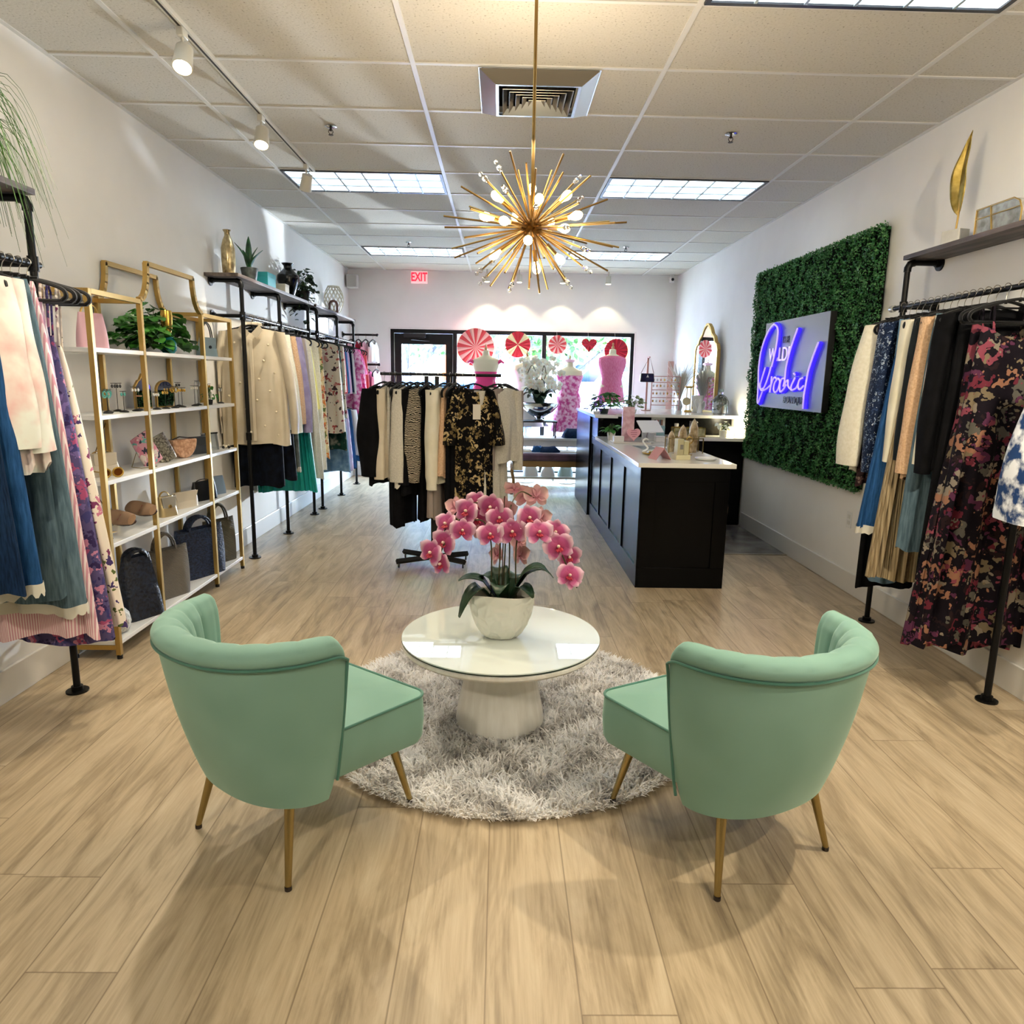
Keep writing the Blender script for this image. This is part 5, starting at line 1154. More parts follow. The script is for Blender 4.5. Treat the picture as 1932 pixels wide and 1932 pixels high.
# ---- foliage plants
def leafy(name, label, loc, n, spread, pot=None, h=.2, leaf=.06, m=None, trail=0, potm=None, seed=1, cat='plant', box=(1, 1)):
    t = thing(name, label, cat, loc)
    r = random.Random(seed); m = m or mottled('pothos_leaf', '#1f5a1e', '#4b8f35', 7, .4)
    z0 = 0
    if pot: MB().lathe(pot, n=28).build('pot', potm, t); z0 = pot[-1][1]
    lf = MB(); st = MB()
    for k in range(n):
        az = r.uniform(0, 2*PI); el = r.uniform(.1, 1.3); rad = spread*r.uniform(.35, 1)
        p = Vector((rad*math.cos(az)*math.cos(el*.8)*box[0], rad*math.sin(az)*math.cos(el*.8)*box[1], z0+h*math.sin(el)*r.uniform(.5, 1.1)-(trail*r.uniform(0, 1)**2 if r.random() < .5 else 0)))
        if k % 3 == 0: st.tube(curve_pts([(0, 0, z0*.8), (p.x*.5, p.y*.5, (z0+p.z)/2+.05), tuple(p)], 4), .0018, 5)
        d = Vector((p.x+r.uniform(-.03, .03), p.y+r.uniform(-.03, .03), r.uniform(-.05, .02))).normalized() if p.length > 0 else Vector((1, 0, 0))
        side = d.cross(Vector((0, 0, 1))+Vector((r.uniform(-.5, .5), r.uniform(-.5, .5), 0))).normalized(); up_ = side.cross(d)
        L_ = leaf*r.uniform(.7, 1.25); pts = []
        for j in range(6):
            v = j/5; ww = L_*.42*math.sin(PI*min(1, v**.7*.98+.02))**.8
            for u in (-1, 0, 1): pts.append(p+d*(L_*v)+side*(u*ww)+up_*(.10*L_*abs(u)-.25*L_*v*v))
        lf.grid([tuple(q) for q in pts], 3, 6)
    lf.build('leaves', m, t); st.build('stems', plain('vine_stem', '#3f5a24', .6), t); return t
leafy('pothos_plant', 'bushy green trailing plant spread along the top gold shelf', (-2.05, 4.28, SH[4]+.02), 230, .42, h=.24, leaf=.075, seed=3, box=(.22, 1.15), trail=.02)
t = thing('vase', 'teal and gold bottle vase among the green leaves on the top gold shelf', 'vase', (-2.0, 4.36, SH[4]))
MB().lathe([(.03, 0), (.045, .02), (.048, .06), (.03, .095), (.02, .12)], n=24, cap=True).build('lower_bowl', plain('teal_glass', '#1d7a80', .12), t)
MB().lathe([(.02, .12), (.030, .15), (.034, .22), (.03, .25)], n=24, cap=False).build('gold_neck', J2, t)
t = leafy('potted_plant', 'tiny green sprig plant at the far end of the jewelry shelf', (-2.05, 5.05, SH[3]), 18, .05, [(.014, 0), (.018, .03)], .09, .03, potm=BLK, seed=9)

# ---- on the middle left rack shelf
VG = mottled('mercury_gold', '#8d7a55', '#d6c49a', 22, .25, .8)
t = thing('vase', 'tall mottled gold vase at the near end of the wall shelf', 'vase', (-2.08, 5.62, BZ)); MB().lathe([(.035, 0), (.046, .02), (.052, .12), (.050, .20), (.036, .255), (.020, .29), (.020, .31), (.032, .33), (.03, .328)], n=32).build('body', VG, t)
t = thing('snake_plant', 'snake plant with pointed leaves in a dark patterned pot on the wall shelf', 'plant', (-2.05, 5.98, BZ))
MB().lathe([(.045, 0), (.052, .01), (.068, .105), (.066, .11), (.055, .09)], n=28).build('pot', mottled('dark_stone', '#15191a', '#3f4744', 24, .6, bmp=.6), t)
for (az, ln, lean, wd) in ((100, .27, .15, .05), (170, .22, .6, .045), (0, .16, .8, .045), (40, .19, .45, .05), (250, .15, .5, .05), (-30, .12, .9, .04)):
    m = MB(); pts = []
    for j in range(9):
        v = j/8; ww = wd*.5*math.sin(PI*(v*.9+.09))**.7; out = ln*lean*v*v*.9
        for u in (-1, 0, 1): pts.append((math.cos(R_(az))*out-math.sin(R_(az))*u*ww, math.sin(R_(az))*out+math.cos(R_(az))*u*ww, .09+ln*v-abs(u)*.002))
    m.grid(pts, 3, 9); m.build('leaf', mottled('snake_leaf', '#153520', '#2c6a34', 9, .4), t, solid=.002)
def sbox(name, label, loc, w, d, h, m, cat='box', lidm=None, rz=0, group=None):
    t = thing(name, label, cat, loc, rz, group); MB().box(-w/2, w/2, -d/2, d/2, 0, h*.72).build('base', m, t, smooth=False, bevel=.002); MB().box(-w/2-.001, w/2+.001, -d/2-.001, d/2+.001, h*.72, h).build('lid', lidm or m, t, smooth=False, bevel=.002); return t
sbox('gift_box', 'turquoise box on the wall shelf beside the snake plant', (-2.07, 6.42, BZ), .12, .22, .13, plain('turquoise_card', '#2aa3a8', .5))
sbox('gift_box', 'small cream box left of the black urn on the wall shelf', (-2.04, 6.78, BZ), .11, .12, .085, plain('cream_card', '#d9cdb4', .5))
t = thing('vase', 'large glossy black urn vase on the wall shelf', 'vase', (-2.06, 7.08, BZ)); MB().lathe([(.05, 0), (.055, .02), (.075, .08), (.105, .16), (.10, .205), (.06, .245), (.038, .27), (.038, .29), (.058, .315), (.055, .313)], n=36).build('body', plain('black_ceramic', '#050506', .18), t)
leafy('ivy_plant', 'dark trailing ivy spilling over the end of the wall shelf', (-2.03, 7.47, BZ), 190, .24, [(.06, 0), (.085, .10)], .22, .05, m=mottled('dark_ivy', '#0d2413', '#2c4a2a', 9, .5), potm=BLK, trail=.42, seed=12, box=(.55, 1))
# ---- on the far left rack shelf
t = thing('lantern', 'white openwork lattice lantern on the far wall shelf', 'lantern', (-2.06, 8.95, BZ)); r_ = [(.05, 0), (.085, .05), (.115, .14), (.118, .20), (.10, .27), (.07, .33)]
m = MB()
for s_ in (-1, 1):
    for k in range(14):
        pts = []
        for j in range(15):
            v = j/14*(len(r_)-1); i = min(int(v), len(r_)-2); f_ = v-i; rr = r_[i][0]*(1-f_)+r_[i+1][0]*f_; z = r_[i][1]*(1-f_)+r_[i+1][1]*f_; a = 2*PI*k/14+s_*j*.12; pts.append((rr*math.cos(a), rr*math.sin(a), z))
        m.tube(pts, .0042, 5)
m.lathe([(.07, .325), (.074, .335), (.07, .338)], n=24, cap=False); m.lathe([(.001, 0), (.05, 0), (.05, .01)], n=24); m.build('lattice', plain('lattice_cream', '#c9bfa6', .5), t)
t = thing('ornament', 'brown wooden arch ornament in front of the lattice lantern', 'ornament', (-2.0, 8.66, BZ)); MB().tube(arc(0, .09, .045, 0, 180, 12), .014, 8).build('arch', plain('brown_wood', '#6b4a40', .5), t); m = MB(); m.cyl((-.045, 0, 0), (-.045, 0, .09), .014); m.cyl((.045, 0, 0), (.045, 0, .09), .014); m.build('legs', plain('brown_wood', '#6b4a40', .5), t)
# ---- near left rack shelf: grass plant
t = thing('grass_plant', 'wispy green grass plant spilling from the upper left corner', 'plant', (-2.05, 2.86, BZ))
MB().lathe([(.05, 0), (.07, .11), (.06, .10)], n=24).build('pot', plain('white_pot', '#d9d6cc', .5), t)
g = MB(); r = random.Random(4)
for k in range(170):
    az = r.uniform(0, 2*PI); L_ = r.uniform(.20, .44); up_ = r.uniform(.08, .27); pts = []
    dr_ = r.uniform(.6, 1.4)
    for j in range(9):
        v = j/8; o = L_*v*.9; pts.append((o*math.cos(az)*.75+.05*v, o*math.sin(az), .10+up_*math.sin(v*2.2)*1.25-.36*v*v*v*dr_))
    g.tube(pts, [.0050*(1-j/9.5) for j in range(9)], 4, flat=.4)
g.v = [(max(p[0], -.135), p[1], p[2]) for p in g.v]
gb = g.build('blades', mottled('grass_blade', '#2f5a20', '#5f8a3c', 5, .5), t)
# ---- right rack shelf
BR_ = 2.155+PR+.0265
t = thing('leaf_sculpture', 'tall gold leaf sculpture on a white stone block', 'sculpture', (2.415, 3.93, BR_), R_(-75))
MB().box(-.055, .055, -.035, .035, 0, .085).build('stone_base', mottled('white_stone', '#c9c6bd', '#dedbd3', 9, .4), t, smooth=False, bevel=.002)
MB().tube([(0, 0, .08), (.004, 0, .17), (.0, 0, .28)], .005, 8).build('stem', GOLD, t)
pts = []
for j in range(22):
    v = j/21; cx = -.015*math.sin(v*PI)+.045*v*v; ww = .052*math.sin(PI*min(1, v**.8))**.85*(1-.25*v)+.0006
    for i in range(9): u = -1+i/4; pts.append((cx+u*ww, -.018*abs(u)*math.sin(PI*v)-.02*v*v+.003*math.sin(14*v+3*u)*abs(u), .17+.395*v-.01*abs(u)))
m = MB(); m.grid(pts, 9, 22); m.build('blade', mottled('gold_leaf', '#8f7a35', '#c0a860', 20, .35, .85), t, solid=.003)
t = thing('mirrored_box', 'antique gold wire and mirrored arch box cut off by the right edge', 'decorative box', (2.42, 3.53, BR_), 0)
oc = [(-.16, 0), (-.16, .07), (-.14, .11), (-.10, .13), (.16, .13), (.16, 0)]
MB().prism(oc, -.055, .055, 'yz').build('mirror_panels', mottled('antique_mirror', '#9a968a', '#cfccc2', 30, .2, .7), t, smooth=False)
m = MB()
for x in (-.058, .058):
    m.tube([(x, a, b_) for a, b_ in oc], .004, 6, closed=True); m.tube([(x, -.155, .085), (x, .16, .085)], .003, 6); m.tube([(x, .03, 0), (x, .06, .13)], .003, 6)
m.build('wire_frame', GOLD, t)
t = thing('clear_clip', 'clear plastic size divider on the far end of the right garment rail', 'divider', (2.325, 4.285, 1.91)); MB().tube([(0, 0, 0), (0, .03, 0)], .02, 12).build('disc', plain('clear_acrylic', '#f2efe6', .1, trans=.6), t)

# ================================================================== CHECKOUT COUNTER
M_CAB, nt, b = newmat('black_lacquer'); b.inputs['Base Color'].default_value = lin('#050506'); b.inputs['Roughness'].default_value = .24; b.inputs['Specular IOR Level'].default_value = .13
M_TOP = plain('white_quartz', '#e6e3da', .12)
CT = .905
CN = thing('checkout_counter', 'long black paneled checkout counter with white top in front of the green panel', 'counter', (.983, 4.852, 0))
cw, cl_ = .63, 2.75
MB().box(.012, cw, .012, cl_, 0, CT-.032).build('body', M_CAB, CN, smooth=False)
def panel_face(a0, a1, z0, z1, n, st, axis):
    """face frame of n recessed panels; axis 'y' lies on x=0 plane, 'x' on y=0 plane"""
    m = MB(); d0, d1 = 0, .014
    def bx(u0, u1, w0, w1):
        (m.box(d0, d1, u0, u1, w0, w1) if axis == 'y' else m.box(u0, u1, d0, d1, w0, w1))
    bx(a0, a1, z0, z0+.15); bx(a0, a1, z1-st, z1)
    wN = (a1-a0-st*(n+1))/n
    for k in range(n+1): u = a0+k*(wN+st); bx(u, u+st, z0+.15, z1-st)
    return m
panel_face(.0, cl_, 0, CT-.032, 4, .075, 'y').build('side_paneling', M_CAB, CN, smooth=False, bevel=.002)
panel_face(.014, cw, 0, CT-.032, 1, .10, 'x').build('front_paneling', M_CAB, CN, smooth=False, bevel=.002)
MB().box(-.025, cw+.03, -.03, cl_-.5, CT-.032, CT).build('countertop', M_TOP, CN, smooth=False, bevel=.003)
CB = thing('back_counter', 'black back counter with white ledge along the far right corner', 'counter', (.983, 7.12, 0))
MB().box(.0+.66, 1.51, .03, .40, 0, CT-.032).build('lower_cabinet', M_CAB, CB, smooth=False)
for x0 in (.70, 1.10): 
    p_ = MB().box(x0, x0+.385, .012, .029, .06, CT-.05).build('cabinet_door', M_CAB, CB, smooth=False, bevel=.003); MB().ball((x0+(.05 if x0 > 1 else .34), .0, .62), .012, 10, 8).build('knob', CHROME, p_)
MB().box(.66, 1.525, 0, .40, CT-.032, CT).build('lower_countertop', M_TOP, CB, smooth=False, bevel=.003)
MB().box(-.02, 1.51, .485, 1.75, 0, 1.088).build('tall_cabinet', M_CAB, CB, smooth=False)
MB().box(.0, .05, .0, .485, CT-.03, 1.088).build('end_panel', M_CAB, CB, smooth=False, bevel=.003)
MB().box(-.035, 1.522, .30, 1.76, 1.088, 1.12).build('ledge', M_TOP, CB, smooth=False, bevel=.003)
MB().box(-.035, .20, -.01, .30, 1.088, 1.12).build('ledge_return', M_TOP, CB, smooth=False, bevel=.003)
LZ = 1.1205; CTZ = CT+.0005
# items on the countertop
t = thing('folded_card', 'pink folded tent card on the front of the white countertop', 'card', (1.165, 5.10, CTZ), R_(12))
MB().prism([(-.062, 0), (.0, .085), (.062, 0), (.058, 0), (0, .079), (-.058, 0)], -.065, .065).build('card', plain('dusty_pink_card', '#c98a86', .6), t, smooth=False)
t.rotation_euler = (0, 0, R_(15))
t = thing('perfume_stand', 'gold and clear glass bottle box on a cream block on the countertop', 'display', (1.318, 5.09, CTZ), R_(10))
MB().box(-.055, .055, -.045, .045, 0, .035).build('base_block', plain('cream_block', '#d8cfa6', .5), t, smooth=False, bevel=.002)
MB().box(-.042, .005, -.03, .03, .036, .15).build('bottle_box', plain('pale_gold_glass', '#d9cfa4', .15, .3), t, smooth=False, bevel=.002); MB().box(.008, .045, -.028, .028, .036, .135).build('bottle_box', plain('pale_gold_card', '#cfc79a', .3, .2), t, smooth=False, bevel=.002)
MB().box(-.022, .0, -.034, -.0305, .075, .11).build('label_plate', plain('grey_label', '#77736a', .5), t, smooth=False)
t = thing('round_dish', 'round white dish near the corner of the countertop', 'dish', (1.50, 5.08, CTZ)); MB().lathe([(.05, 0), (.072, .004), (.080, .016), (.076, .016), (.066, .007), (.01, .006)], n=40).build('dish', WHITE, t)
t = thing('trinket_tray', 'gold tray of small trinkets behind the pink card', 'tray', (1.19, 5.42, CTZ)); MB().lathe([(.05, 0), (.085, .005), (.09, .014), (.085, .014), (.05, .006)], n=32).build('tray', J2, t)
for k in range(9): a = k*.7; MB().ball((.055*math.cos(a)*(.5+.5*(k % 2)), .055*math.sin(a), .014), .009, 8, 6, sy=1.5).build('trinket', J4 if k % 2 else J2, t)
t = thing('flamingo_ornament', 'white curled bird ornament behind the trinket tray', 'ornament', (1.16, 5.60, CTZ)); MB().tube(curve_pts([(-.02, 0, 0), (.02, 0, .03), (-.005, 0, .06), (-.02, 0, .085), (0, 0, .105), (.02, 0, .095)]), .007, 8).build('figure', WHITE, t)
QZ = mottled('quartz_crystal', '#8d7552', '#d6c3a0', 26, .3, .35, bmp=.5)
t = thing('jewelry_tower', 'cluster of bronze crystal towers in a glass and brass holder', 'display', (1.475, 5.62, CTZ))
for (x, y, w, h, l) in ((-.10, .02, .034, .17, 0), (-.02, -.02, .040, .22, 0), (.075, .01, .040, .27, 0), (-.06, -.05, .03, .13, 0), (.03, -.05, .033, .16, 0)):
    MB().lathe([(w*.8, 0), (w, h*.3), (w*.85, h*.72), (w*.45, h*.9), (.001, h)], (x, y, 0), 7).build('crystal_tower', QZ, t, smooth=False)
m = MB()
for x in (-.14, .13): m.box(x-.004, x+.004, -.085, -.077, 0, .12); m.box(x-.004, x+.004, .05, .058, 0, .12)
m.box(-.14, .13, -.085, -.079, .112, .12); m.box(-.14, .13, .052, .058, .112, .12); m.build('brass_frame', BRASS, t, smooth=False)
t = thing('hand_mirror', 'small brass round magnifier standing before the crystal towers', 'mirror', (1.46, 5.40, CTZ)); m = MB(); m.tube([(.025*math.cos(R_(a)), 0, .115+.025*math.sin(R_(a))) for a in range(0, 360, 24)], .004, 6, closed=True); m.cyl((0, 0, 0), (0, 0, .09), .003, n=8); m.lathe([(.001, 0), (.025, 0), (.025, .004)], n=20); m.build('frame', J2, t)
t = thing('clear_tray', 'clear acrylic tray with pink sign and boxes at the far end of the countertop', 'tray', (1.19, 6.42, CTZ)); MB().box(-.17, .17, -.11, .11, 0, .012).build('tray', plain('pearl_tray', '#d4cbc0', .2), t, smooth=False, bevel=.004)
t = thing('pink_sign', 'tall pink patterned sign box on the countertop', 'sign', (1.17, 6.47, CTZ+.0125)); MB().box(-.055, .055, -.02, .02, 0, .31).build('box', mottled('pink_marble', '#c98f96', '#e6c4c8', 20, .4), t, smooth=False, bevel=.002)
def heart(s_, n=26):
    o = []
    for k in range(n): a = 2*PI*k/n; o.append((s_*16*math.sin(a)**3/17, s_*(13*math.cos(a)-5*math.cos(2*a)-2*math.cos(3*a)-math.cos(4*a))/17))
    return o
t = thing('heart_sign', 'pink heart with writing in front of the tall pink sign', 'sign', (1.20, 6.33, CTZ+.0125+.075)); t.rotation_euler = (R_(-6), 0, R_(8))
MB().prism(heart(.068), -.006, .006).build('heart', plain('pink_heart', '#e3a5ad', .5), t, smooth=False)
for k, (w, z) in enumerate(((.05, .03), (.06, .012), (.055, -.006), (.03, -.024))): MB().box(-w/2, w/2, -.0075, -.0062, z-.003, z+.003).build('lettering', plain('rose_ink', '#b06a78', .6), t, smooth=False)
sbox('white_box', 'small white box left of the pink heart', (1.07, 6.36, CTZ+.0125), .09, .07, .05, plain('matte_white', '#dedad2', .5))
t = leafy('potted_plant', 'small fern in a white pot at the far end of the countertop', (1.05, 6.66, CTZ), 26, .08, [(.03, 0), (.04, .075)], .09, .05, potm=plain('matte_white', '#dedad2', .5), seed=21)
t = thing('tablet_register', 'white point-of-sale tablet tilted on a stand', 'tablet', (1.36, 6.45, CTZ), R_(18)); m = MB(); m.tube([(0, .03, .005), (0, .01, .09), (0, -.02, .13)], .010, 8); m.lathe([(.001, 0), (.055, 0), (.055, .006), (.001, .008)], n=24); m.build('stand', CHROME, t)
MB().box(-.11, .11, -.005, .005, -.08, .08).build('screen_body', WHITE, t, loc=(0, -.02, .15), rot=(R_(-52), 0, 0), bevel=.004); MB().box(-.10, .10, .0052, .0062, -.07, .07).build('screen', plain('dark_screen', '#23262b', .1), t, loc=(0, -.02, .15), rot=(R_(-52), 0, 0), smooth=False)
for k, (x, y, w, h, l) in enumerate(((1.42, 6.72, .12, .075, 'stack of white receipt boxes behind the tablet'), (1.50, 6.60, .09, .05, 'low white card box right of the tablet'))): sbox('white_box', l, (x, y, CTZ), w, .09, h, plain('matte_white', '#dedad2', .5))
t = thing('glass_display_sheet', 'clear glass pad with papers on the middle of the countertop', 'desk pad', (1.36, 5.95, CTZ), R_(4)); MB().box(-.20, .20, -.16, .16, 0, .004).build('pad', plain('pale_glass_pad', '#b9c1c0', .08), t, smooth=False); MB().box(-.05, .11, -.08, .08, .0042, .006).build('paper', plain('paper', '#e9e7e2', .6), t, smooth=False)
# lower back counter
t = thing('glass_box', 'long gold-framed glass box on the lower back counter', 'box', (1.95, 7.30, CTZ)); MB().box(-.16, .16, -.06, .06, .004, .088).build('glass', mottled('foliage_glass', '#6d6a48', '#d8cf9f', 16, .15, .3), t, smooth=False)
m = MB()
for z in (.002, .090):
    m.box(-.165, .165, -.065, -.059, z-.002, z+.004); m.box(-.165, .165, .059, .065, z-.002, z+.004)
for x in (-.162, .162):
    for y in (-.062, .062): m.box(x-.003, x+.003, y-.003, y+.003, 0, .094)
m.build('gold_edges', J2, t, smooth=False)
t = thing('photo_print', 'small colour photo of people pinned to the black cabinet', 'photo', (1.70, 7.603, 1.035)); MB().box(-.075, .075, -.003, 0, -.052, .052).build('print', plain('photo_white', '#c8cdd2', .4), t, smooth=False)
for k, (x, c_) in enumerate(((-.035, '#3d3547'), (-.005, '#b06a72'), (.022, '#42506a'), (.04, '#7a5a50'))): MB().box(x-.009, x+.009, -.0042, -.0032, -.04, .02).build('figures', plain('photo_tone_%d' % k, c_, .5), t, smooth=False)
sbox('teal_box', 'small pale teal box on the lower back counter', (1.67, 7.36, CTZ), .085, .07, .10, plain('pale_teal', '#8fb4b6', .5))
t = thing('table_lamp', 'glowing small lamp behind white flowers at the right end of the back counter', 'lamp', (2.41, 7.36, CTZ)); MB().lathe([(.03, 0), (.035, .01), (.04, .09), (.03, .10)], n=20).build('glass_shade', plain('lamp_glow', '#fff3d0', .4, emit='#ffe7a8', es=6), t); lamp('table_lamp_glow', 'POINT', (2.41, 7.36, CTZ+.16), 3.5, (1, .9, .62), shadow_soft_size=.04)
t = leafy('potted_flowers', 'white flowers in a cream cube pot at the right end of the back counter', (2.30, 7.25, CTZ), 22, .08, [(.035, 0), (.04, .07)], .09, .045, m=plain('white_petals', '#e9efe0', .6), potm=plain('cream_block2', '#d5d2c6', .5), seed=31)
for x, l in ((1.90, 'small white cup high on the black recess, left one'), (2.08, 'small white cup high on the black recess, right one')):
    t = thing('white_cup', l, 'cup', (x, 7.60, 1.00)); MB().lathe([(.018, -.02), (.024, .0), (.022, .02)], n=16).build('cup', WHITE, t)
t = thing('candle_glass', 'tall clear candle cylinder beside the crystal towers', 'candle holder', (1.70, 5.72, CTZ)); t.location = (1.585, 5.78, CTZ)
MB().lathe([(.03, 0), (.032, .01), (.032, .24), (.030, .24), (.030, .012)], n=20).build('cylinder', plain('smoked_glass', '#8a8078', .1, trans=.6), t)
# ledge goods
HB = thing('bag_display_stand', 'slim rose-gold T-stand on the ledge by the window', 'display stand', (1.72, 8.40, LZ)); m = MB(); m.cyl((0, 0, 0), (0, 0, .62), .012); m.lathe([(.001, 0), (.06, 0), (.06, .008)], n=24); m.cyl((0, -.09, .615), (0, .02, .615), .008); m.build('pole', plain('rose_gold', '#c9968a', .3, .7), HB)
t = thing('handbag', 'small black handbag hanging by a thin strap from the rose-gold stand', 'handbag', (1.70, 8.31, LZ+.33)); MB().prism([(-.085, 0), (.085, 0), (.075, .10), (-.075, .10)], -.025, .025).build('body', plain('black_patent', '#0d0d0f', .25), t, bevel=.01, smooth=False); MB().tube([(-.075, 0, .10), (.02, 0, .29), (.075, 0, .10)], .004, 6).build('strap', plain('tan_strap', '#8a6a55', .5), t); MB().prism([(-.014, .055), (.014, .055), (.0, .085)], -.028, -.0255).build('clasp', WHITE, t, smooth=False)
t = thing('earring_rack', 'rose-gold tiered rack full of dangling earrings on the ledge', 'jewelry rack', (1.98, 8.55, LZ)); RG = plain('rose_gold', '#c9968a', .3, .7)
m = MB()
for x in (-.17, .17): m.cyl((x, 0, 0), (x, 0, .40), .006)
for z in (.06, .15, .24, .33, .40): m.cyl((-.17, 0, z), (.17, 0, z), .0045)
m.build('frame', RG, t)
for r_i, z in enumerate((.40, .33, .24, .15)):
    for k in range(8):
        x = -.15+.043*k; e = MB(); e.tube([(x, -.006, z), (x, -.006, z-.03)], .001, 4); e.ball((x, -.006, z-.042), .011, 8, 6, sz=1.3); e.build('earring', (J2, J4, J3)[(k+r_i) % 3], t)
t = thing('pampas_vase', 'white pampas grass plumes in a pale vase on the ledge', 'dried grass', (2.17, 8.62, LZ)); MB().lathe([(.03, 0), (.045, .05), (.02, .12)], n=20).build('vase', WHITE, t)
m = MB(); r = random.Random(8)
for k in range(130):
    az = r.uniform(0, 6.28); o = r.uniform(.03, .20); h_ = r.uniform(.22, .52); m.tube([(0, 0, .11), (o*.4*math.cos(az), o*.4*math.sin(az), .11+h_*.6), (o*math.cos(az), o*math.sin(az), .11+h_*.9)], [.002, .004, .0012], 4)
m.build('plumes', plain('pampas_white', '#e3dcd2', .95), t)['kind'] = 'stuff'
t = thing('candle_holder', 'gold pillar candle holder with disc emblem on the ledge', 'candle holder', (2.17, 8.20, LZ)); m = MB(); m.lathe([(.045, 0), (.045, .01), (.03, .02)], n=24); m.cyl((-.022, 0, .01), (-.022, 0, .27), .005); m.cyl((.022, 0, .01), (.022, 0, .27), .005); m.lathe([(.028, .27), (.05, .285), (.05, .293)], n=24); m.build('stand', J2, t); MB().lathe([(.001, -.01), (.045, -.01), (.045, .01), (.001, .01)], n=28).build('disc', plain('pearl_gold', '#e3cf9f', .25, .5), t, loc=(-.03, -.03, .12), rot=(PI/2, 0, 0))
t = thing('draped_vase', 'white vase with draped folds on the ledge left of the tall mirror', 'vase', (2.27, 8.18, LZ)); pts = []
for j in range(20):
    v = j/19
    for i in range(28): a = 2*PI*i/28; rr = .045+.022*v+.004*math.sin(3*a+v*14); pts.append((rr*math.cos(a), rr*math.sin(a), .19*v))
m = MB(); m.grid(pts, 28, 20, cu=True); m.build('vase', plain('plaster', '#e2dfd8', .6), t)
MIRT = thing('wall_mirror', 'tall gold-framed mirror with ornate arched top leaning on the right wall', 'mirror', (2.385, 8.35, LZ)); MIRT.rotation_euler = (0, 0, R_(-78)); MIRT.scale = (.80, 1, .96)
ol = [(-.34, 0), (.34, 0), (.34, .74), (.31, .80), (.25, .83), (.22, .89), (.15, .93), (.10, 1.0), (.04, 1.045), (0, 1.055), (-.04, 1.045), (-.10, 1.0), (-.15, .93), (-.22, .89), (-.25, .83), (-.31, .80), (-.34, .74)]
inn = [(x*.93, .02+z*.955) for x, z in ol]
MB().prism(ol, .003, .03).build('back_panel', GOLD, MIRT, smooth=False)
m = MB(); k_ = len(ol)
for i in range(k_):
    a, b_ = ol[i], ol[(i+1) % k_]; c, d = inn[i], inn[(i+1) % k_]
    m.add([(a[0], -.012, a[1]), (b_[0], -.012, b_[1]), (d[0], -.012, d[1]), (c[0], -.012, c[1]), (a[0], .003, a[1]), (b_[0], .003, b_[1]), (d[0], .003, d[1]), (c[0], .003, c[1])], [(0, 1, 2, 3), (7, 6, 5, 4), (0, 4, 5, 1), (3, 2, 6, 7)])
m.build('frame', GOLD, MIRT, smooth=False)
MB().prism(inn, -.002, .002).build('glass', MIR, MIRT, smooth=False)
t = thing('angel_figurine', 'white winged figurine in front of the tall mirror', 'figurine', (2.24, 7.95, LZ)); m = MB(); m.lathe([(.03, 0), (.022, .05), (.012, .10), (.016, .12)], n=16); m.ball((0, 0, .14), .017, 12, 8); m.tube(curve_pts([(0, .01, .08), (.045, .01, .13), (.06, .01, .09), (.03, .01, .03)]), .009, 6, flat=.4); m.tube(curve_pts([(0, .01, .08), (-.045, .01, .15), (-.06, .01, .11), (-.03, .01, .04)]), .009, 6, flat=.4); m.build('figure', WHITE, t)
t = thing('glass_cloche', 'clear bottle terrarium with trailing green plant on the ledge', 'terrarium', (2.39, 7.70, LZ)); MB().lathe([(.06, 0), (.085, .01), (.088, .14), (.06, .19), (.025, .215), (.025, .25)], n=28, cap=False).build('bottle', plain('thin_glass', '#f2f6f2', .04, trans=.92), t); MB().lathe([(.024, .235), (.028, .245), (.028, .27), (.001, .272)], n=16).build('stopper', GRY, t)
leafy('trailing_plant', 'green plant trailing inside the clear bottle on the ledge', (2.385, 7.70, LZ+.13), 40, .075, h=.06, leaf=.035, trail=.12, seed=17, m=mottled('sage_leaf', '#3f5f3c', '#7d9a6a', 8, .5))
t = leafy('potted_plant', 'green leafy plant behind the pink sign on the ledge return', (1.08, 7.40, LZ), 60, .17, [(.04, 0), (.05, .05)], .16, .07, potm=plain('dark_pot', '#2d3a34', .5), seed=41)
t = leafy('potted_plant', 'green and white variegated plant right of the pink sign on the ledge', (1.42, 7.62, LZ), 60, .15, [(.035, 0), (.045, .04)], .15, .055, m=mottled('variegated', '#2e5a2c', '#d9e0b4', 16, .5), potm=WHITE, seed=42)
t = leafy('purple_flowers', 'purple flowers at the left end of the ledge', (.98, 7.24, LZ), 50, .12, [(.03, 0), (.035, .03)], .14, .03, m=mottled('violet_petals', '#5d3f9a', '#9a7fd0', 20, .6), potm=WHITE, seed=43)
t = thing('wood_sample', 'narrow copper-toned board standing in the far right corner', 'board', (2.44, 10.30, 0)); MB().box(-.04, .04, -.012, .012, 0, 1.75).build('board', plain('copper_board', '#b08476', .5), t, smooth=False)
t = thing('wicker_basket', 'small wicker basket beside the back counter on the grey floor', 'basket', (2.20, 6.98, .005)); MB().lathe([(.09, 0), (.105, .02), (.12, .22), (.113, .22), (.10, .03)], n=28).build('basket', striped('wicker', '#6b4a2f', '#b08a62', 'Z', 30, .8, bmp=.8, distortion=2), t)

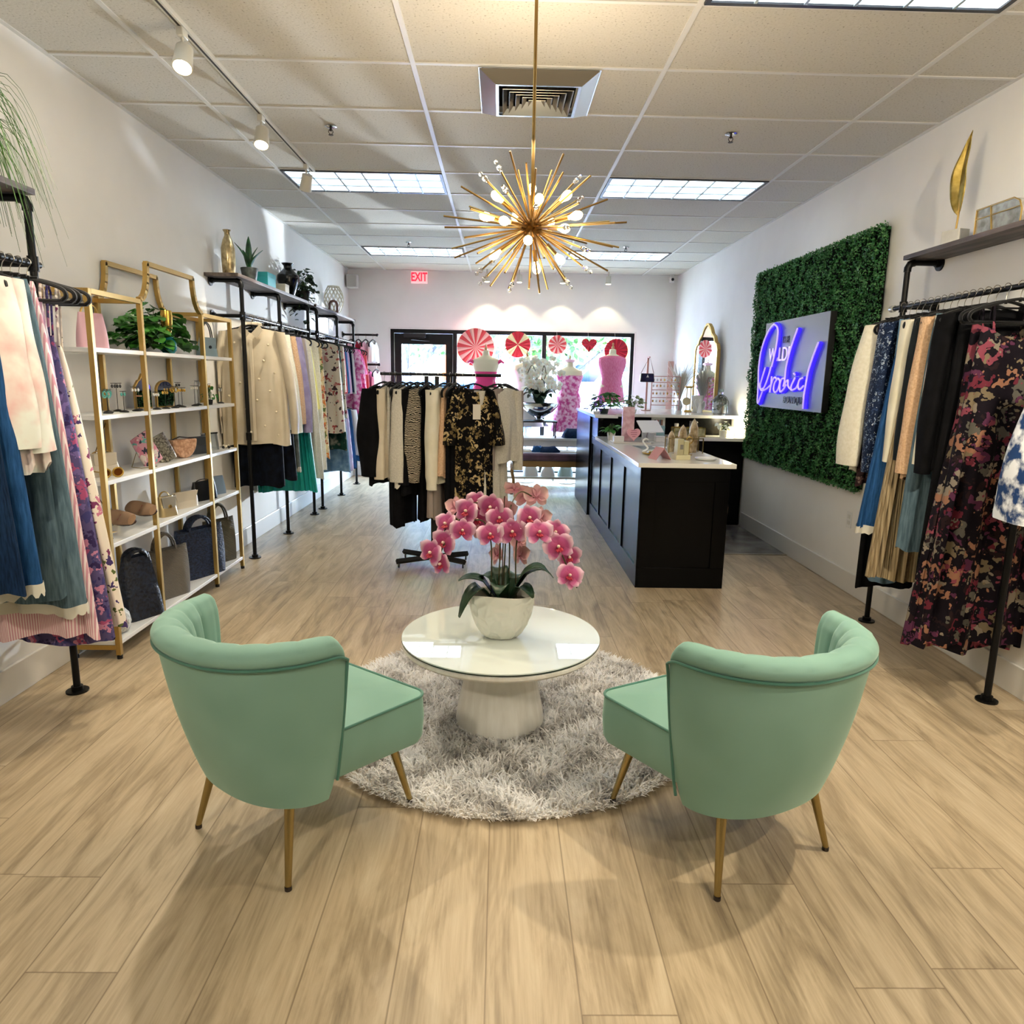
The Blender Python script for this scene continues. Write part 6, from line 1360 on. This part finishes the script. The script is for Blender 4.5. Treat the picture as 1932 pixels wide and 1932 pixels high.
# ================================================================== WINDOW DISPLAY
# velvet bench
BN = thing('bench', 'purple velvet bench with curved gold-brown wooden legs near the window', 'bench', (.62, 9.15, 0)); WD = plain('honey_wood', '#8c6b3c', .45)
pts = []; 
m = MB(); m.box(-.48, .48, -.22, .22, .43, .535); m.build('cushion', mottled('plum_velvet', '#3a2238', '#5d3d5a', 5, .6, sheen=.6), BN, bevel=.035)
MB().box(-.465, .465, -.20, .20, .355, .43).build('apron', WD, BN, smooth=False, bevel=.004)
for x in (-1, 1):
    for y in (-1, 1):
        MB().tube(curve_pts([(x*.44, y*.18, .38), (x*.465, y*.20, .30), (x*.44, y*.185, .16), (x*.455, y*.20, .05), (x*.475, y*.21, .02)]), [.032-.018*min(1, j/20) for j in range(33)], 10).build('leg', WD, BN)
        MB().lathe([(.02, 0), (.028, .006), (.026, .03), (.015, .04)], (x*.472, y*.208, 0), 14).build('foot', plain('dark_wood_foot', '#3d2a18', .4), BN)
def folded(label, loc, w, d, h, m, rz=0, cat='folded clothes', nm='folded_garment'):
    t = thing(nm, label, cat, loc, rz); pts = []; r = random.Random(len(label))
    mb = MB(); ph = r.uniform(0, 6)
    for j in range(7):
        v = j/6; k = 1-.35*v*v
        for i in range(28):
            a = 2*PI*i/28; c, s_ = math.cos(a), math.sin(a); pts.append((w/2*k*math.copysign(abs(c)**.5, c)*(1+.05*math.sin(4*a+ph)), d/2*k*math.copysign(abs(s_)**.5, s_), h*v*(1+.18*math.sin(3*a+ph+v))))
    mb.grid(pts, 28, 7, cu=True); mb.f += [tuple(reversed(range(28))), tuple(range(168, 196))]; mb.mi += [0, 0]; mb.build('cloth', m, t, angle=70); return t
folded('folded dark blue jeans on the purple bench', (.64, 9.12, .536), .28, .24, .06, DN_D); folded('rolled blue belt next to the folded jeans on the bench', (.48, 9.10, .536), .14, .14, .07, DN_M); folded('flat white scarf on the right half of the purple bench', (.88, 9.12, .536), .26, .22, .025, WHT); folded('pale grey top folded at the left end of the bench', (.30, 9.12, .536), .22, .22, .03, OFFW)
DT = thing('display_table', 'white display table with a lower shelf behind the purple bench', 'table', (.66, 9.66, 0)); WT_ = plain('painted_white', '#cfd0cd', .4)
MB().box(-.62, .62, -.24, .24, .655, .685).build('tabletop', WT_, DT, smooth=False, bevel=.003); MB().box(-.60, .60, -.22, .22, .57, .655).build('apron', WT_, DT, smooth=False)
MB().box(-.60, .60, -.22, .22, .13, .16).build('lower_shelf', WT_, DT, smooth=False, bevel=.003)
for x in (-.58, .58):
    for y in (-.20, .20): MB().box(x-.02, x+.02, y-.02, y+.02, 0, .57).build('leg', WT_, DT, smooth=False)
folded('heap of dark denim on the right of the white display table', (1.02, 9.58, .686), .36, .26, .11, DN_D); folded('tan and white shoes pile at the left of the display table', (.20, 9.58, .686), .22, .2, .06, plain('tan_shoe', '#a8784f', .6), cat='shoes', nm='shoe_pile'); folded('red striped cloth folded at the far right of the display table', (1.16, 9.76, .686), .2, .16, .05, CORAL)
for k, (x, c_, l) in enumerate(((.42, WHT, 'white cushion on the lower table shelf, left'), (.66, WHT, 'white cushion on the lower table shelf, middle'), (.90, plain('pale_aqua', '#b9d3d3', .7), 'pale aqua box on the lower table shelf, right'))): folded(l, (x, 9.60, .161), .20, .2, .13, c_, cat='cushion', nm='cushion')
RS = thing('riser_table', 'dark thin-topped riser standing on the white display table', 'riser', (.52, 9.62, .686)); MB().box(-.24, .24, -.17, .17, .205, .222).build('top', BLK, RS, smooth=False)
for x in (-.22, .22):
    for y in (-.15, .15): MB().box(x-.008, x+.008, y-.008, y+.008, 0, .205).build('leg', BLK, RS, smooth=False)
BZ2 = .686+.223
t = thing('silver_bowl', 'large polished silver bowl holding white orchids', 'bowl', (.52, 9.62, BZ2)); MB().lathe([(.07, 0), (.075, .012), (.03, .03), (.09, .06), (.19, .12), (.258, .20), (.262, .235), (.25, .232), (.18, .13), (.01, .08)], n=48).build('bowl', plain('polished_silver', '#cfd2d6', .08, 1), t)
WO = thing('orchid_plant', 'white orchids with dark leaves in the silver bowl at the window', 'orchid', (.52, 9.62, BZ2+.17))
for k in range(14):
    a = k*.45; m = MB(); strap_leaf(m, (0, 0, .02), a, .27, .13, .16+.05*math.sin(k), .05); m.build('leaf', LEAFM, WO)
wp_c = (.52, 9.62)
wfl = [(.52+r_*math.cos(a)*1.0, 9.62+r_*.5*math.sin(a)-.03, BZ2+.17+z) for r_, a, z in [(rnd.uniform(.05, .30), rnd.uniform(0, 6.28), rnd.uniform(.22, .66)) for _ in range(80)]]
place_flowers(wfl, P_WH, WO, 'flower', lambda x, y, z: (x-.52, y-9.62, z-(BZ2+.17)), 1.05, jit=.7)
for a in range(6): MB().tube(curve_pts([(.02*math.cos(a), .02*math.sin(a), 0), (.05*math.cos(a), .05*math.sin(a), .35), (.16*math.cos(a), .10*math.sin(a), .56), (.26*math.cos(a), .14*math.sin(a), .46)]), .005, 6).build('stem', STEM, WO)
# mannequins
CRM = plain('mannequin_linen', '#ddd3b5', .8)
def torso(label, loc, dressm, style, rz=0):
    t = thing('mannequin', label, 'mannequin', loc, rz, 'dress forms in the shop window')
    prof = [(.0, .09, .07), (.06, .155, .105), (.16, .165, .11), (.26, .125, .09), (.38, .155, .11), (.48, .185, .10), (.545, .175, .085), (.575, .10, .065), (.60, .05, .05), (.66, .045, .045), (.67, .02, .02)]
    def shell(lo, hi, grow, m, nm, hem=None, n=40, flare=0):
        rows = [p for p in prof if lo <= p[0] <= hi]; pts = []
        if hem is not None: rows = [(hem, rows[0][1]+flare, rows[0][2]+flare*.8)]+rows
        rr = []
        for a, b_ in zip(rows, rows[1:]):
            for q in range(4): f_ = q/4; rr.append(tuple(a[k]*(1-f_)+b_[k]*f_ for k in range(3)))
        rr.append(rows[-1])
        for (z, w, d) in rr:
            fl = max(0, (rows[0][0]+.35-z))*.5 if hem is not None else 0
            for i in range(n):
                a = 2*PI*i/n; g_ = 1+.06*fl*2*math.sin(11*a); pts.append(((w+grow)*math.cos(a)*g_, (d+grow)*math.sin(a)*g_, z))
        mb = MB(); mb.grid(pts, n, len(rr), cu=True)
        if hem is None: mb.f += [tuple(reversed(range(n))), tuple(range((len(rr)-1)*n, len(rr)*n))]; mb.mi += [0, 0]
        return mb.build(nm, m, t, angle=70)
    shell(0, .67, 0, CRM, 'torso'); MB().lathe([(.012, .665), (.022, .69), (.008, .72), (.014, .74), (.001, .755)], n=16).build('finial', plain('finial_wood', '#b58a5a', .5), t)
    m = MB(); m.cyl((0, 0, -loc[2]+.02), (0, 0, .02), .014); m.lathe([(.001, -loc[2]), (.14, -loc[2]), (.14, -loc[2]+.015), (.02, -loc[2]+.03)], n=28); m.build('stand', plain('white_stand', '#d8d8da', .4), t)
    if style == 'dress': shell(.06, .49, .010, dressm, 'dress', hem=-.30, flare=.09)
    if style == 'top': shell(.26, .575, .012, dressm, 'top', hem=-.06, flare=.06)
    if style == 'ruffle': shell(.06, .44, .010, dressm, 'dress', hem=-.20, flare=.04); [MB().tube([(s_*.13, 0, .47), (s_*.21, 0, .53), (s_*.25, 0, .50)], [.03, .05, .02], 8, flat=.6).build('ruffle_sleeve', dressm, t) for s_ in (-1, 1)]
    return t
torso('mannequin in a ruffled bright pink dress left of the white orchids', (-.215, 9.92, 1.17), PNK, 'ruffle'); torso('pale mannequin in a white dress hidden behind the white orchids', (.36, 10.05, 1.10), WHT, 'dress')
torso('bare-shouldered mannequin in a tiered pink lace dress', (.955, 10.0, 1.04), PK2, 'dress'); torso('mannequin in a pink sleeveless knit top beside the ledge', (1.535, 9.92, 1.22), mottled('pink_knit', '#cf6488', '#dd86a4', 50, .85, bmp=.6, sc3=(3, 3, .4)), 'top')
t = thing('hair_bow', 'pink flower scrunchie around the neck of the lace dress mannequin', 'scrunchie', (.955, 10.0, 1.70)); MB().lathe([(.055, 0), (.075, .012), (.07, .035), (.05, .04)], n=24).build('ruffle', PKL, t)
t = thing('window_console', 'narrow grey console with small items in front of the right window pane', 'console table', (1.20, 10.26, 0)); MB().box(-.45, .45, -.10, .10, .93, .97).build('top', plain('console_grey', '#a8a6a2', .5), t, smooth=False)
for x in (-.42, .42): MB().box(x-.015, x+.015, -.08, .08, 0, .93).build('leg', plain('console_grey', '#a8a6a2', .5), t, smooth=False)
for k in range(7):
    t = thing('nail_polish', ['pink', 'clear', 'lilac', 'rose', 'white', 'plum', 'beige'][k]+' little bottle in the row on the grey window console', 'bottle', (.84+.12*k, 10.24, .9705), 0, 'little bottles on the window console'); MB().lathe([(.016, 0), (.018, .005), (.018, .035), (.008, .045), (.008, .075)], n=12).build('bottle', plain('polish_%d' % k, ['#c98fa0', '#d8d8d8', '#a08fc0', '#b86f7c', '#e8e8e8', '#5a2f4a', '#c8b49a'][k], .2), t)
# paper fans
def fan(label, loc, r0, c1, c2, n=28, shape='disc', gap=.0):
    t = thing('paper_fan', label, 'paper decoration', loc, 0, 'paper decorations hanging in the window'); m = MB()
    if shape == 'heart':
        o = heart(r0, n*2)
    else: o = [(r0*math.cos(2*PI*k/(2*n)), r0*math.sin(2*PI*k/(2*n))) for k in range(2*n)]
    N_ = len(o)
    for k in range(N_):
        a, b_ = o[k], o[(k+1) % N_]; ya, yb_ = (-.008, .008) if k % 2 else (.008, -.008)
        m.cur = (k//2) % 2 if shape != 'pin' else (k//3) % 3 % 2
        if gap and k % 2: continue
        m.add([(0, 0, 0), (a[0], ya, a[1]), (b_[0], yb_, b_[1])], [(0, 1, 2)])
    m.build('pleats', [c1, c2], t, smooth=False, solid=.0015)
    MB().tube([(0, 0, 0), (0, YB-.008-loc[1], WT-loc[2]+.01)], .0012, 4).build('string', WHT, t); return t
PF1 = plain('fan_coral', '#d9484f', .7); PF2 = plain('fan_pale', '#f0b8b0', .7); PF3 = plain('fan_red', '#c01f33', .7); PF4 = plain('fan_cream', '#eadcae', .7); PF5 = plain('fan_crimson', '#a3182c', .7)
fan('large lacy pink paper rosette, leftmost in the window', (-.37, 10.27, 1.89), .265, PF1, PF2, 26); fan('red and cream heart-petal pinwheel second from the left in the window', (.23, 10.27, 1.94), .18, PF3, PF4, 18, 'pin'); fan('small red and pink striped paper rosette right of the window mullion', (.795, 10.27, 1.95), .13, PF1, PF2, 20)
fan('dark red paper heart hanging in the right window pane', (1.248, 10.27, 1.96), .115, PF5, PF3, 16, 'heart'); fan('solid red paper rosette at the right end of the window', (1.637, 10.27, 1.88), .168, PF3, PF5, 26)

# ================================================================== STREET OUTSIDE
struct(MB().box(-30, 30, YB+1.3, 60, -.25, -.05).build('floor_street', mottled('street_concrete', '#c4c6c8', '#dadbdc', .6, .9), smooth=False))
struct(MB().box(-30, 30, 60, 60.2, -.2, 5.0).build('wall_far_street', plain('pale_stucco', '#efe3cf', .9), smooth=False))
BARK = mottled('bark', '#4a474b', '#77737a', 6, .9, sc3=(3, 3, .6), bmp=.8)
LF = mottled('sunlit_leaf', '#2a5222', '#6d9c52', 3, .6)
def tree(label, x, y, lean, seed):
    t = thing('street_tree', label, 'tree', (x, y, -.05), 0, 'street trees outside the window'); r = random.Random(seed)
    MB().tube(curve_pts([(0, 0, 0), (lean*.2, 0, 1.3), (lean*.6, 0, 2.6), (lean, .2, 4.2)]), [.26-.012*j for j in range(25)], 12).build('trunk', BARK, t)
    MB().tube(curve_pts([(lean*.3, 0, 1.5), (lean*.3+1.0, 0, 2.4), (lean*.3+2.0, 0, 3.1)]), [.12-.005*j for j in range(17)], 8).build('branch', BARK, t)
    n_ = 2600; C = np.zeros((n_, 3)); rg_ = np.random.default_rng(seed); th_ = rg_.random(n_)*6.28; ph_ = np.arccos(rg_.uniform(-1, 1, n_)); rr_ = rg_.random(n_)**.4
    C[:, 0] = lean+2.6*rr_*np.sin(ph_)*np.cos(th_); C[:, 1] = 1.4*rr_*np.sin(ph_)*np.sin(th_); C[:, 2] = 3.9+1.9*rr_*np.cos(ph_)
    A_ = rg_.normal(0, 1, (n_, 3)); A_ /= np.linalg.norm(A_, axis=1)[:, None]; B_ = np.cross(A_, rg_.normal(0, 1, (n_, 3))); B_ /= np.linalg.norm(B_, axis=1)[:, None]; s_ = .10+.07*rg_.random((n_, 1))
    V_ = np.stack([C, C+A_*s_+B_*s_*.5, C+A_*s_*2, C+A_*s_-B_*s_*.5], 1).reshape(-1, 3); o = npmesh('foliage', V_, np.arange(n_*4).reshape(-1, 4), LF, t); o['kind'] = 'stuff'
tree('pale-barked tree seen through the glass door', -2.6, 18.5, .3, 1); tree('leaning tree right of the door glass outside', -.6, 19.5, 1.1, 2); tree('tree in bright sun beyond the middle window pane', 2.2, 21, -.4, 3)
BD = thing('orange_building', 'orange and cream building across the street', 'building', (4.0, 34, -.05)); 
MB().box(-12, 14, 0, 6, 0, 4.2).build('walls', plain('cream_stucco', '#f0e2bd', .9), BD, smooth=False)
for k in range(6): MB().box(-11+4.2*k, -10.2+4.2*k, -.15, 0, 0, 4.2).build('pillar', plain('orange_stucco', '#c86a34', .8), BD, smooth=False)
MB().box(-12.3, 14.3, -.6, 6.3, 4.2, 4.6).build('roof', plain('terracotta', '#b0583a', .8), BD, smooth=False)
def car(label, loc, rz, col, L_=4.5, hh=1.7):
    t = thing('parked_car', label, 'car', loc, rz, 'cars parked outside'); M_ = plain('car_'+col.strip('#'), col, .25, .3)
    prof = [(-.5, .28), (-.5, .55), (-.47, .62), (-.30, .66), (-.20, 1.0), (.22, 1.0), (.40, .66), (.49, .62), (.5, .45), (.5, .28)]
    W2 = .9; pts = []
    lv = [(-1, .93, 0), (-.86, 1, .0), (0, 1.02, 0), (.86, 1, 0), (1, .93, 0)]
    m = MB(); m.prism([(x*L_, z*hh) for x, z in prof], -W2, W2); m.build('body', M_, t, bevel=.08, smooth=True)
    m = MB(); m.prism([(x*L_, z*hh) for x, z in [(-.275, .69), (-.185, .95), (.20, .95), (.365, .69)]], -W2-.01, W2+.01); m.build('windows', plain('car_glass', '#20303c', .1), t, smooth=False)
    for x in (-.30, .30):
        for y in (-W2+.05, W2-.05): MB().cyl((x*L_, y-.1, .34), (x*L_, y+.1, .34), .34, n=24).build('wheel', plain('tyre', '#1a1a1c', .8), t)
car('silver car parked outside behind the knit-top mannequin', (3.3, 16.2, -.05), 0, '#b9c8d6'); car('blue car parked outside behind the white orchids', (-1.45, 15.6, -.05), R_(0), '#3b63c8', 4.2, 1.45); car('white van parked further outside', (3.0, 24, -.05), 0, '#e8ecf0', 5.0, 2.1)
# fabrics and matte finishes reflect little
for m in bpy.data.materials:
    if m.use_nodes and 'Principled BSDF' in m.node_tree.nodes:
        b = m.node_tree.nodes['Principled BSDF']
        if b.inputs['Roughness'].default_value >= .74 and not b.inputs['Metallic'].default_value: b.inputs['Specular IOR Level'].default_value = .12
